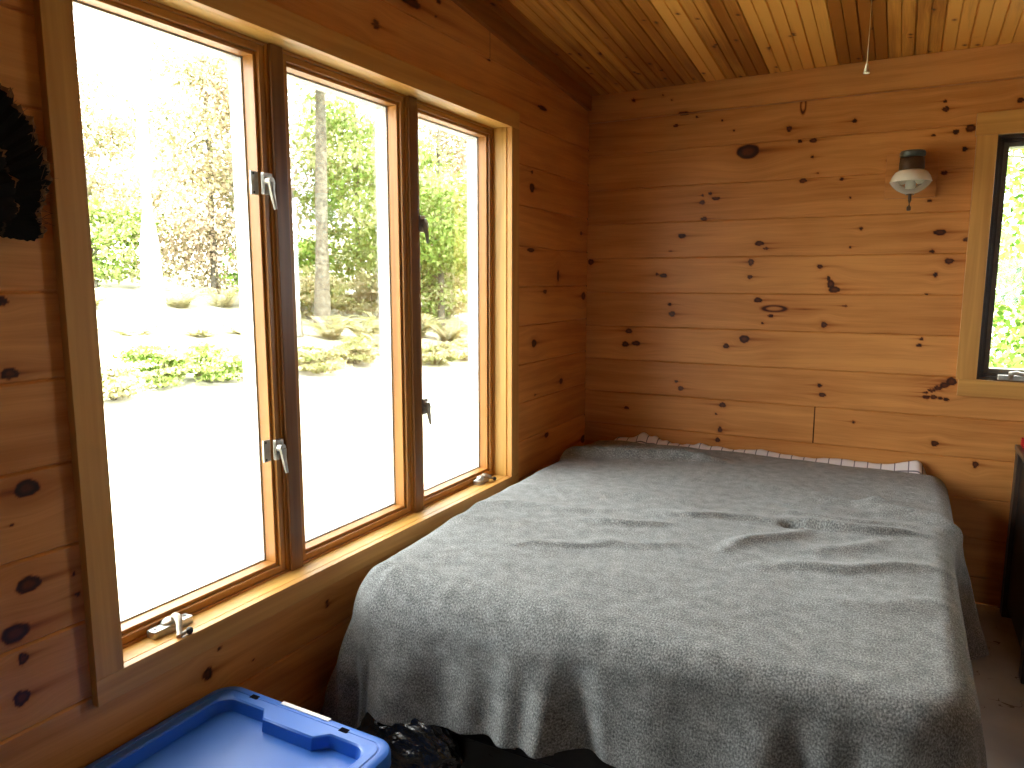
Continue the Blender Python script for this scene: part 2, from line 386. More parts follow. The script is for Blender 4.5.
def roof_and_floor():
    mb = MB(); z0, z1 = ceil_z(.5) + .06, ceil_z(RY - .5) + .06
    mb.add([(-.6, .5, z0), (RX + .5, .5, z0), (RX + .5, RY - .5, z1), (-.6, RY - .5, z1), (-.6, .5, z0 + .12), (RX + .5, .5, z0 + .12), (RX + .5, RY - .5, z1 + .12), (-.6, RY - .5, z1 + .12)],
           [(0, 1, 2, 3), (7, 6, 5, 4), (0, 4, 5, 1), (1, 5, 6, 2), (2, 6, 7, 3), (3, 7, 4, 0)])
    tag(mb.build('roof', plain('roof_wood', (.10, .08, .06), .8)), 'cabin roof above the ceiling', 'roof', kind='structure')
    m, nt, b = new_mat('grey_floor_paint')
    geo = N(nt, 'ShaderNodeNewGeometry')
    n1 = N(nt, 'ShaderNodeTexNoise'); n1.inputs['Scale'].default_value = 5; n1.inputs['Detail'].default_value = 5; nt.links.new(geo.outputs['Position'], n1.inputs['Vector'])
    r = ramp(nt, [(.3, (.30, .27, .24)), (.7, (.42, .39, .36))], n1.outputs[0])
    mp = N(nt, 'ShaderNodeMapping'); mp.inputs['Scale'].default_value = (3.5, 7, 1); mp.inputs['Rotation'].default_value = (0, 0, .5); nt.links.new(geo.outputs['Position'], mp.inputs[0])
    vo = N(nt, 'ShaderNodeTexNoise'); vo.inputs['Scale'].default_value = 2.2; vo.inputs['Detail'].default_value = 1; nt.links.new(mp.outputs[0], vo.inputs['Vector'])
    hair = math_(nt, 'ABSOLUTE', math_(nt, 'SUBTRACT', vo.outputs[0], .5))
    n4 = N(nt, 'ShaderNodeTexNoise'); n4.inputs['Scale'].default_value = 7; nt.links.new(geo.outputs['Position'], n4.inputs['Vector'])
    gate = math_(nt, 'GREATER_THAN', n4.outputs[0], .54)
    hm = math_(nt, 'MULTIPLY', math_(nt, 'LESS_THAN', hair, .004), gate)
    nt.links.new(mix(nt, hm, r.outputs[0], (.10, .07, .05)), b.inputs['Base Color']); b.inputs['Roughness'].default_value = .5
    mb = MB(); mb.box((0, RY, -.06), (RX, 0, 0))
    tag(mb.build('floor', m), 'scuffed grey painted floor', 'floor', kind='structure')
roof_and_floor()

# crown boards under the ceiling
rows = [(2.121, 2.252, (None, useg((0, 1.95, .006), (1.95, RX, .1)), .007))]
v, f, at = boards(rows, None, lambda U, V, n: np.stack([U, -.021 - n, V], -1), BK, tonef=lambda i: .65)
lip = MB(); lip.box((0, -.021, 2.133), (RX, 0, 2.1335))
nv = len(v); v = np.concatenate([v, np.array([(0, -.021, 2.121), (RX, -.021, 2.121), (RX, 0, 2.121), (0, 0, 2.121)])]); f = np.concatenate([f[:, ::-1], np.array([[nv, nv + 3, nv + 2, nv + 1]])])
for k_ in at: at[k_] = (at[k_][0], np.concatenate([at[k_][1], np.repeat(at[k_][1][:1], 4, 0)]))
tag(mesh_np('trim_1', v, f, M['wall'], attrs=at), 'pine crown board along the top of the far wall', 'trim', kind='structure')
mb = MB()
def rake(y): return 2.177 - .0986 * y
mb.add([(0, 0, rake(0)), (.02, 0, rake(0)), (.02, RY, rake(RY)), (0, RY, rake(RY)), (0, 0, ceil_z(0) + .01), (.02, 0, ceil_z(0) + .01), (.02, RY, ceil_z(RY) + .01), (0, RY, ceil_z(RY) + .01)],
       [(0, 1, 2, 3), (7, 6, 5, 4), (1, 5, 6, 2), (0, 4, 5, 1), (2, 6, 7, 3), (3, 7, 4, 0)])
tag(mb.build('trim_2', M['crown_y']), 'raking pine board along the top of the window wall', 'trim', kind='structure')

# ------------------------------------------------------------------ triple casement window on the left wall
Y0, Y1, Z0, Z1 = WIN
w1 = tag(empty('window_1', (0, (Y0 + Y1) / 2, Z0)), 'large triple casement window with pale pine casing on the left wall', 'window', kind='structure')
mb = MB().box((-.002, -2.667, .469), (.02, -.787, Z0 + .002), .0015); mb.build('casing', M['trim_y'], w1)
mb = MB().box((-.002, -2.667, Z1), (.02, -.787, 2.022), .0015); mb.build('casing', M['trim_y'], w1)
mb = MB().box((-.002, -2.667, Z0 + .002), (.02, Y0, Z1), .0015); mb.build('casing', M['trim_z'], w1)
mb = MB().box((-.002, Y1, Z0 + .002), (.02, -.787, Z1), .0015); mb.build('casing', M['trim_z'], w1)
g = .003
mb = MB().box((-.172, Y0 - .03, Z0 - .03), (-.0085, Y1 + .03, Z0 - .001), .001); mb.build('sill', M['jamb_y'], w1)
mb = MB().box((-.172, Y0 - .03, Z1 + .003), (-.0085, Y1 + .03, Z1 + .03), .001); mb.build('jamb', M['jamb_y'], w1)
mb = MB().box((-.172, Y0 - .03, Z0 - .03), (-.0085, Y0 - .003, Z1 + .03), .001); mb.build('jamb', M['jamb_z'], w1)
mb = MB().box((-.172, Y1 + .003, Z0 - .03), (-.0085, Y1 + .03, Z1 + .03), .001); mb.build('jamb', M['jamb_z'], w1)
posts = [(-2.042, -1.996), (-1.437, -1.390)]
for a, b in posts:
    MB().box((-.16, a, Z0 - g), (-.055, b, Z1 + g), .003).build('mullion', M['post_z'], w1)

def ring(mb, xa, xb, r, w, axis_mats=(0, 1), bev=.0012):
    """mitre-less frame: stiles full height (mat 1), rails between (mat 0); r=(y0,y1,z0,z1)"""
    y0, y1, z0, z1 = r; xa, xb = min(xa, xb), max(xa, xb)
    mb.box((xa, y0, z0), (xb, y0 + w, z1), bev, 1); mb.box((xa, y1 - w, z0), (xb, y1, z1), bev, 1)
    mb.box((xa, y0 + w, z0), (xb, y1 - w, z0 + w), bev, 0); mb.box((xa, y0 + w, z1 - w), (xb, y1 - w, z1), bev, 0)
units = [(Y0 - g, posts[0][0]), (posts[0][1], posts[1][0]), (posts[1][1], Y1 + g)]
def shrink(r, d): return (r[0] + d, r[1] - d, r[2] + d, r[3] - d)
sashes = []
for a, b in units:
    r = (a, b, Z0 - g, Z1 + g)
    mb = MB(); ring(mb, -.16, -.064, r, .008); ring(mb, -.16, -.070, shrink(r, .008), .018); mb.build('frame', [M['sash_y'], M['sash_z']], w1)
    mb = MB(); rs = shrink(r, .026); ring(mb, -.118, -.080, rs, .010)
    sa = mb.build('sash', [M['sash_y'], M['sash_z']], w1)
    mb = MB(); ring(mb, -.168, -.1195, rs, .014); mb.build('exterior_cladding', [M['clad'], M['clad']], sa)
    ri = shrink(rs, .008)
    MB().box((-.1195, ri[0], ri[2]), (-.1155, ri[1], ri[3])).build('pane', M['glass'], sa)
    sashes.append(sa)

def sash_lock(y, z, parent=w1):
    """keeper on the sash stile, catch plate on the frame and a drop lever"""
    mb = MB().box((-.0795, y - .046, z - .030), (-.0735, y - .022, z + .030), .001)
    mb.box((-.0695, y - .017, z - .028), (-.058, y + .012, z + .028), .0015)
    for dz in (-.024, .024):
        mb.lathe([(0, .0), (.0028, .0), (.0028, -.001)], (0, 0, 0), 10, 1) if False else None
        mb.box((-.0738, y - .041, z + dz - .003), (-.0728, y - .035, z + dz + .003), .001, 1)
    o = mb.build('sash_lock', [M['metal'], M['screw']], parent)
    mb = MB()
    bm = bmesh.new(); bmesh.ops.create_cone(bm, cap_ends=True, segments=20, radius1=.0125, radius2=.0105, depth=.014)
    for v in bm.verts: v.co = Matrix.Rotation(math.pi / 2, 4, 'Y') @ v.co; v.co += Vector((-.051, y - .004, z + .006))
    mb.bm(bm)
    mb.tube([(-.047, y - .004, z + .004), (-.046, y - .002, z - .02), (-.045, y + .002, z - .045), (-.044, y + .006, z - .066)], [.0105, .0078, .006, .0044], 10)
    autosmooth(mb.build('lever', M['metal'], o))
sash_lock(-2.062, 1.600); sash_lock(-2.062, .885)
sash_lock(-1.36, 1.545); sash_lock(-1.36, .90)

def crank(y, lever, half=.052):
    z = Z0 - g
    mb = MB().box((-.066, y - half, z), (-.036, y + half, z + .020), .0025)
    bm = bmesh.new(); bmesh.ops.create_uvsphere(bm, u_segments=20, v_segments=10, radius=1)
    for v in bm.verts: v.co = Vector((-.054 + v.co.x * .021, y + .002 + v.co.y * .022, z + .018 + v.co.z * .014))
    mb.bm(bm)
    for s in (-1, 1): mb.box((-.054, y + s * (half - .012) - .004, z + .0196), (-.047, y + s * (half - .012) + .004, z + .0208), .0004, 1)
    o = autosmooth(mb.build('crank_operator', [M['metal'], M['screw']], w1))
    (x1, y1, z1), (x2, y2, z2) = lever
    mb = MB().tube([(-.048, y + .010, z + .030), (-.036, y + .010, z + .031), (-.02, y + .010 + (y1 - y) * .4, z + .026), (x1, y1, z1)], [.0115, .0105, .0078, .0068], 12)
    mb.tube([(x1, y1, z1 + .002), (x2 - .003, y2 - .003, z2)], .0045, 10)
    hh = autosmooth(mb.build('crank_handle', M['metal_brown'], o))
    bm = bmesh.new(); bmesh.ops.create_uvsphere(bm, u_segments=16, v_segments=10, radius=.0085)
    mb = MB()
    for v in bm.verts: v.co = v.co + Vector((x2, y2, z2))
    mb.bm(bm); k = mb.build('crank_knob', M['screw'], o, True)
crank(-2.44, ((.010, -2.462, Z0 + .006), (.012, -2.436, Z0 + .010)))
crank(-.985, ((-.028, -.955, Z0 + .016), (-.022, -.925, Z0 + .006)), .04)

# ------------------------------------------------------------------ far window
w2 = tag(empty('window_2', (2.07, 0, .952)), 'dark framed casement window in pine casing on the far wall at the right edge', 'window', kind='structure')
A0, A1, B0, B1 = 1.719, 2.42, .952, 1.917
MB().box((1.643, -.022, B1), (2.50, .002, 2.003), .0015).build('casing', M['trim_x'], w2)
MB().box((1.648, -.020, B0), (A0, .002, B1), .0015).build('casing', M['trim_z'], w2)
MB().box((A1, -.020, B0), (2.49, .002, B1), .0015).build('casing', M['trim_z'], w2)
MB().box((1.657, -.020, .884), (2.485, .002, B0), .0015).build('casing', M['trim_x'], w2)
MB().box((A0 - .02, -.001, B0 - .02), (A1 + .02, .16, B0 - .0005), .001).build('sill', M['trim_x'], w2)
for nm, a, b in (('jamb', (A0 - .02, 0, B0 - .02), (A0 - .0005, .16, B1 + .02)), ('jamb', (A1 + .0005, 0, B0 - .02), (A1 + .02, .16, B1 + .02)), ('jamb', (A0 - .02, 0, B1 + .0005), (A1 + .02, .16, B1 + .02))):
    MB().box(a, b, .001).build(nm, M['darkframe'], w2)
def ringy(mb, ya, yb, r, w, bev=.0012, m=0):
    x0, x1, z0, z1 = r
    mb.box((x0, ya, z0), (x0 + w, yb, z1), bev, m); mb.box((x1 - w, ya, z0), (x1, yb, z1), bev, m)
    mb.box((x0 + w, ya, z0), (x1 - w, yb, z0 + w), bev, m); mb.box((x0 + w, ya, z1 - w), (x1 - w, yb, z1), bev, m)
mb = MB(); r2 = (A0, A1, B0, B1); ringy(mb, .012, .14, r2, .014); fr2 = mb.build('frame', M['darkframe'], w2)
mb = MB(); ringy(mb, .026, .11, shrink(r2, .014), .012); sa = mb.build('sash', M['darkframe'], w2)
mb = MB(); ringy(mb, .034, .10, shrink(r2, .026), .018); mb.build('glazing_bead', M['greybead'], sa)
rp = shrink(r2, .040); MB().box((rp[0], .062, rp[2]), (rp[1], .066, rp[3])).build('pane', M['glass'], sa)
mb = MB().box((1.792, -.004, B0 + .002), (1.93, .02, B0 + .024), .003); co = mb.build('crank_operator', M['metal'], w2)
mb = MB().tube([(1.835, -.006, B0 + .012), (1.835, -.016, B0 + .032), (1.85, -.020, B0 + .036), (1.93, -.022, B0 + .022)], [.009, .011, .009, .006], 12); autosmooth(mb.build('crank_handle', M['metal'], co))

# small window added in the unseen wall behind the camera to supply fill light
w3 = tag(empty('fill_window', (2.2, RY, 1.1)), 'small window added for fill light in the unseen wall behind the camera', 'window', kind='structure')
for a, b, mm in (((2.04, RY - .002, 1.59), (2.56, RY + .02, 1.66), 'trim_x'), ((2.04, RY - .002, 1.04), (2.56, RY + .02, 1.11), 'trim_x'), ((2.04, RY - .002, 1.11), (2.11, RY + .02, 1.59), 'trim_z'), ((2.49, RY - .002, 1.11), (2.56, RY + .02, 1.59), 'trim_z')):
    MB().box(a, b, .0015).build('casing', M[mm], w3)
mb = MB(); ringy(mb, RY - .12, RY - .004, (2.07, 2.53, 1.07, 1.63), .05); f3 = mb.build('frame', M['sash_z'], w3)
MB().box((2.12, RY - .07, 1.12), (2.48, RY - .066, 1.58)).build('pane', M['glass'], f3)

# ------------------------------------------------------------------ bed
XL, XR, YF, ZT = .085, 1.625, -2.03, .553
bed = tag(empty('bed', (.86, -1.03, 0)), 'low black bed base under the grey blanket', 'bed')
mb = MB().box((.16, -1.93, .10), (1.58, -.06, .30), .01); mb.build('box_spring', M['black'], bed)
for x in (.20, 1.54):
    for y in (-1.89, -.10): MB().tube([(x, y, 0), (x, y, .105)], [.022, .028], 12).build('leg', M['black'], bed)

def soft_box(x0, x1, y0, y1, z0, z1, r, n=6):
    mb = MB(); bm = bmesh.new(); bmesh.ops.create_cube(bm, size=1)
    for v in bm.verts: v.co = Vector((x0 + (v.co.x + .5) * (x1 - x0), y0 + (v.co.y + .5) * (y1 - y0), z0 + (v.co.z + .5) * (z1 - z0)))
    bmesh.ops.bevel(bm, geom=list(bm.edges), offset=r, segments=n, profile=.5, affect='EDGES'); return mb.bm(bm)
mt = tag(autosmooth(soft_box(.140, 1.580, -1.90, -.028, .301, .528, .07).build('mattress', plain('mattress_ticking', (.72, .69, .66), .8), loc=(.86, -1.03, .301)), 60), 'mattress on the low bed base under the sheet and blanket', 'mattress')

def sheet_mat():
    m, nt, b = new_mat('checked_cotton')
    geo = N(nt, 'ShaderNodeNewGeometry'); sp = N(nt, 'ShaderNodeSeparateXYZ'); nt.links.new(geo.outputs['Position'], sp.inputs[0])
    out = None
    for o_, off in ((0, .0), (1, .013)):
        fx = math_(nt, 'FRACT', math_(nt, 'MULTIPLY', math_(nt, 'ADD', sp.outputs[o_], off + 5), 1 / .052))
        ln = math_(nt, 'LESS_THAN', fx, .085)
        out = ln if out is None else math_(nt, 'MAXIMUM', out, ln)
    c = mix(nt, math_(nt, 'MULTIPLY', out, .85), (.80, .76, .77), (.10, .09, .13))
    nt.links.new(c, b.inputs['Base Color']); b.inputs['Roughness'].default_value = .85; b.inputs['Specular IOR Level'].default_value = .1
    return m

def sstep(a, b, x):
    t = np.clip((x - a) / (b - a), 0, 1); return t * t * (3 - 2 * t)

def vnoise(x, y, seed=0):
    """smooth value noise"""
    r = np.random.default_rng(seed); T = r.uniform(-1, 1, (64, 64))
    xi = np.floor(x).astype(int); yi = np.floor(y).astype(int); fx = x - xi; fy = y - yi
    fx = fx * fx * (3 - 2 * fx); fy = fy * fy * (3 - 2 * fy)
    g_ = lambda a, b: T[a % 64, b % 64]
    return (g_(xi, yi) * (1 - fx) + g_(xi + 1, yi) * fx) * (1 - fy) + (g_(xi, yi + 1) * (1 - fx) + g_(xi + 1, yi + 1) * fx) * fy

# sheet: fitted over the mattress, its ruffled head edge shows along the wall
def build_sheet():
    xs = np.arange(XL + .05, XR - .022 + .001, .008); ys = np.arange(-1.78, -.018, .008)
    X, Y = np.meshgrid(xs, ys, indexing='ij')
    Z = np.full(X.shape, .534)
    head = sstep(-.10, -.03, Y)
    puff = .026 + .010 * vnoise(X * 9, Y * 6, 3) + .022 * np.exp(-((X - .36) / .10) ** 2) + .014 * np.exp(-((X - .62) / .07) ** 2) + .026 * np.exp(-((X - 1.52) / .08) ** 2)
    Z += head * puff * (1 + .13 * np.sin(X * 90 + 3 * np.sin(X * 13)) * (X < .8))
    Z += .003 * vnoise(X * 30, Y * 30, 5) * head
    edge = np.minimum(X - xs[0], xs[-1] - X)
    Z -= .10 * (1 - sstep(0, .075, edge)) ** 2
    idx = np.arange(X.size).reshape(X.shape)
    f = np.stack([idx[:-1, :-1], idx[1:, :-1], idx[1:, 1:], idx[:-1, 1:]], -1).reshape(-1, 4)
    o = mesh_np('bed_sheet', np.stack([X, Y, Z], -1).reshape(-1, 3), f, sheet_mat(), smooth=True, loc=(.86, -1.03, .53))
    md = o.modifiers.new('thickness', 'SOLIDIFY'); md.thickness = .0025; md.offset = 0
    return o
tag(build_sheet(), 'white sheet with thin dark check lines along the far wall', 'sheet')

def wool_mat():
    m, nt, b = new_mat('heather_grey_wool')
    geo = N(nt, 'ShaderNodeNewGeometry')
    at = N(nt, 'ShaderNodeAttribute', attribute_name='cloth_uv')
    mp = N(nt, 'ShaderNodeMapping'); mp.inputs['Scale'].default_value = (250, 185, 1); nt.links.new(at.outputs['Vector'], mp.inputs[0])
    n1 = N(nt, 'ShaderNodeTexNoise'); n1.inputs['Scale'].default_value = 1; n1.inputs['Detail'].default_value = 3; n1.inputs['Roughness'].default_value = .7; nt.links.new(mp.outputs[0], n1.inputs['Vector'])
    n2 = N(nt, 'ShaderNodeTexNoise'); n2.inputs['Scale'].default_value = 26; n2.inputs['Detail'].default_value = 3; nt.links.new(at.outputs['Vector'], n2.inputs['Vector'])
    f = math_(nt, 'ADD', math_(nt, 'MULTIPLY', n1.outputs[0], .8), math_(nt, 'MULTIPLY', n2.outputs[0], .2))
    r = ramp(nt, [(.36, (.060, .065, .064)), (.5, (.190, .197, .192)), (.64, (.41, .425, .41))], f)
    nt.links.new(r.outputs[0], b.inputs['Base Color']); b.inputs['Roughness'].default_value = .95; b.inputs['Specular IOR Level'].default_value = .05
    b.inputs['Sheen Weight'].default_value = .15; b.inputs['Sheen Roughness'].default_value = .6
    bp = N(nt, 'ShaderNodeBump'); bp.inputs['Strength'].default_value = .5; bp.inputs['Distance'].default_value = .003
    nt.links.new(n1.outputs[0], bp.inputs['Height']); nt.links.new(bp.outputs[0], b.inputs['Normal'])
    return m

def ridge(X, Y, p, q, h, near, far, fade=.25):
    """asymmetric ridge from p to q; near = width on the foot side, far = width on the head side"""
    p = np.array(p); q = np.array(q); d = q - p; L = np.hypot(*d); d = d / L; n = np.array([-d[1], d[0]])
    if n[1] < 0: n = -n
    s = (X - p[0]) * d[0] + (Y - p[1]) * d[1]; t = (X - p[0]) * n[0] + (Y - p[1]) * n[1]
    t = t + .012 * np.sin(s * 19 + p[0] * 9)
    w = np.where(t > 0, far, near)
    along = sstep(-fade * L, fade * L, s) * (1 - sstep(L - fade * L, L + fade * L, s))
    return h * np.exp(-(t / w) ** 2) * along

def build_blanket():
    st = .0062
    R = .13
    hangL, hangR, hangF = .42, .55, .46
    a = np.arange(XL - hangL, XR + hangR + st, st); b = np.arange(YF - hangF, -.070, st)
    A, B = np.meshgrid(a, b, indexing='ij')
    yh = .5
    cx = np.clip(A, XL + R, XR - R); cy = np.clip(B, YF + R, yh)
    qx, qy = A - cx, B - cy; dist = np.hypot(qx, qy)
    nx = np.where(dist > 1e-9, qx / np.maximum(dist, 1e-9), 0); ny = np.where(dist > 1e-9, qy / np.maximum(dist, 1e-9), 0)
    # length of the hanging cloth by direction
    lim_side = np.where(nx < 0, .335, np.where(A > 1, .375, .3))
    base = np.abs(nx) * lim_side + np.abs(ny) * (.262 + .055 * sstep(.8, .1, cx))
    base = base + .004 * np.sin(A * 5 + B * 3)
    lim = R + base
    keepv = dist <= lim
    dcl = np.minimum(dist, lim)
    t = dcl - R
    r = .065 + np.clip(-ny, 0, 1) * .075 * sstep(1.25, .45, cx) + .05 * np.clip(-nx, 0, 1) * sstep(-1.2, -1.9, cy)
    phi = np.clip((t + r) / r, 0, math.pi / 2)
    arc = r * math.pi / 2
    out = np.where(t < -r, t, -r + r * np.sin(phi))
    drop = r * (1 - np.cos(phi))
    down = np.maximum(0, t + r - arc)
    z = ZT - drop - down
    # flare and folds of the hanging part
    foot = np.clip(-ny, 0, 1); right = np.clip(nx, 0, 1); left = np.clip(-nx, 0, 1)
    dn = sstep(-.06, .22, down + np.minimum(0, t + r - arc))
    flare = (.13 * foot + (.02 + .17 * sstep(-1.3, -1.95, cy)) * right + (.24 * sstep(-1.5, -1.9, cy) - .03) * left) * down
    s = A * 1.0
    fold = .014 * np.sin(A * 21 + 1.2 * np.sin(A * 6.0) + .6) + .012 * np.sin(A * 43 + 2 * np.sin(A * 9))
    fold += -.038 * np.exp(-((A - .83 - .12 * (down)) / .035) ** 2) + .018 * np.exp(-((A - .74) / .05) ** 2)
    foldf = fold * foot ** 2 * dn
    ang = np.arctan2(-ny, -nx)                       # left foot corner: 0 = left side, pi/2 = foot
    cornerL = ((cx < .5) & (nx < -.02) & (ny < -.02))
    foldc = np.where(cornerL, (.035 * np.cos((ang - .80) * 5.2)) * dn * np.clip(np.sin(np.clip(ang, 0, math.pi / 2) * 2), 0, 1), 0)
    angr = np.arctan2(-ny, nx)
    cornerR = ((cx > 1) & (nx > .02) & (ny < -.02))
    foldc += np.where(cornerR, (.03 * np.cos((angr - .7) * 6)) * dn * np.clip(np.sin(np.clip(angr, 0, math.pi / 2) * 2), 0, 1), 0)
    # pleat hanging out on the right side
    pl = (B + .80 + .35 * 0)
    pw = np.where(pl > 0, .020, .12)
    pleat = right * (.03 * sstep(-.02, .08, t + r) + .27 * down) * np.exp(-(pl / pw) ** 2) * (np.abs(ny) < .01)
    foldR = right * (np.abs(ny) < .01) * dn * (.010 * np.sin(B * 17 + .5) - .02 * np.exp(-((B + 1.08) / .12) ** 2))
    foldR = foldR + right * (np.abs(ny) < .01) * .022 * sstep(-.85, -.72, B)
    out = out + flare + foldf + foldc + pleat + foldR
    # blanket lifts at the left where it rests near the wall
    X = cx + nx * (R + out) ; Yy = cy + ny * (R + out)
    core = dist < 1e-9
    X = np.where(core, A, X); Yy = np.where(core, B, Yy)
    # relief of the top
    top = 1 - sstep(-.02, .10, t)
    h = np.zeros_like(X)
    RG = [((.02, -.50), (.74, -.33), .055, .028, .06, .2), ((.05, -.32), (.66, -.20), .030, .03, .05, .25), ((.05, -.16), (.6, -.12), .012, .04, .03, .3),
          ((.46, -1.64), (.70, -1.50), .012, .014, .035, .3), ((.66, -1.50), (.92, -1.42), .010, .02, .03, .3),
          ((.55, -1.35), (.80, -1.27), .016, .018, .03, .3), ((.10, -1.30), (.58, -1.22), .012, .03, .04, .3), ((.10, -1.05), (.75, -.98), .010, .035, .05, .3),
          ((.12, -1.48), (.40, -1.46), .010, .03, .05, .3),
          ((1.20, -1.04), (1.52, -.98), .026, .016, .05, .3), ((.80, -1.15), (1.16, -1.03), .020, .018, .05, .3), ((1.02, -1.38), (1.20, -1.12), .020, .025, .03, .3), ((1.10, -.95), (1.55, -.90), .014, .018, .04, .3),
          ((1.26, -1.27), (1.42, -1.10), .016, .03, .03, .3), ((1.18, -1.44), (1.58, -1.25), .022, .025, .04, .3), ((1.30, -1.62), (1.58, -1.5), .010, .04, .03, .3),
          ((1.05, -.86), (1.42, -.80), .012, .03, .04, .3), ((1.16, -.74), (1.44, -.66), .018, .05, .022, .25), ((1.38, -.665), (1.66, -.80), .036, .085, .018, .12),
          ((.95, -.62), (1.25, -.60), .008, .04, .05, .3), ((.3, -1.78), (.9, -1.72), .006, .05, .06, .3)]
    for p, q, hh, wn, wf, fd in RG: h += ridge(A, B, p, q, hh, wn, wf, fd)
    h -= .042 * np.exp(-(((A - 1.17) / .030) ** 2 + ((B + 1.065) / .022) ** 2)) + .018 * np.exp(-(((A - 1.25) / .05) ** 2 + ((B + 1.055) / .016) ** 2))
    h += .006 * vnoise(A * 4, B * 4, 11) + .0025 * vnoise(A * 11, B * 13, 12) + .0010 * vnoise(A * 37, B * 41, 13)
    h += .018 * np.exp(-((A - .86) / .6) ** 2) * sstep(-2.0, -1.2, B)           # slight crown
    z = z + .8 * h * (.25 + .75 * top)
    z = z - .010 * sstep(-.13, -.075, B)                                            # thins down at the head hem
    out2 = .006 * vnoise(A * 9 + 3, B * 9, 17) * (1 - top)
    X = X + nx * out2; Yy = Yy + ny * out2
    X = np.maximum(X, .012)
    hem = -.012 * vnoise(A * 6, A * 0 + 2, 23)
    Yy = Yy + np.where(B > -.3, hem * sstep(-.3, -.08, B), 0)
    idx = np.arange(A.size).reshape(A.shape)
    f = np.stack([idx[:-1, :-1], idx[1:, :-1], idx[1:, 1:], idx[:-1, 1:]], -1)
    kv = keepv
    keep = kv[:-1, :-1] | kv[1:, :-1] | kv[1:, 1:] | kv[:-1, 1:]
    f = f[keep]
    used = np.unique(f); remap = -np.ones(A.size, int); remap[used] = np.arange(len(used))
    V = np.stack([X, Yy, z], -1).reshape(-1, 3)[used]; UV = np.stack([A, B, 0 * A], -1).reshape(-1, 3)[used]
    o = mesh_np('wool_blanket', V, remap[f], wool_mat(), smooth=True, attrs={'cloth_uv': ('FLOAT_VECTOR', UV)}, loc=(.86, -1.03, .54))
    md = o.modifiers.new('thickness', 'SOLIDIFY'); md.thickness = .006; md.offset = -1
    return o
tag(build_blanket(), 'heather grey wool blanket draped rumpled over the bed', 'blanket')

# black plastic bag showing under the blanket hem
def build_bag():
    bm = bmesh.new(); bmesh.ops.create_icosphere(bm, subdivisions=5, radius=1)
    P = np.array([v.co[:] for v in bm.verts])
    th = np.arctan2(P[:, 1], P[:, 0]); ph = P[:, 2]
    d = np.zeros(len(P))
    for i in range(26):
        n_ = RNG.normal(size=3); n_ /= np.linalg.norm(n_); o_ = RNG.uniform(-.7, .7)
        d += .055 * np.abs(((P @ n_ - o_) * 3.1 + 50) % 1 - .5)
    Q = P * (1 + d - .18)[:, None]
    Q = Q * np.array([.14, .055, .10]) + np.array([.34, -2.04, .095])
    Q[:, 2] = np.maximum(Q[:, 2], .002)
    F = [[v.index for v in f_.verts] for f_ in bm.faces]; bm.free()
    m, nt, b = new_mat('black_plastic_film'); b.inputs['Base Color'].default_value = (.012, .012, .013, 1); b.inputs['Roughness'].default_value = .18; b.inputs['Specular IOR Level'].default_value = .7
    nz = N(nt, 'ShaderNodeTexNoise'); nz.inputs['Scale'].default_value = 30; bp = N(nt, 'ShaderNodeBump'); bp.inputs['Strength'].default_value = .35; bp.inputs['Distance'].default_value = .01
    nt.links.new(nz.outputs[0], bp.inputs['Height']); nt.links.new(bp.outputs[0], b.inputs['Normal'])
    return mesh_np('plastic_bag', Q, F, m, loc=(.34, -2.04, 0))
tag(build_bag(), 'crumpled shiny black plastic bag on the floor under the blanket hem', 'bag')

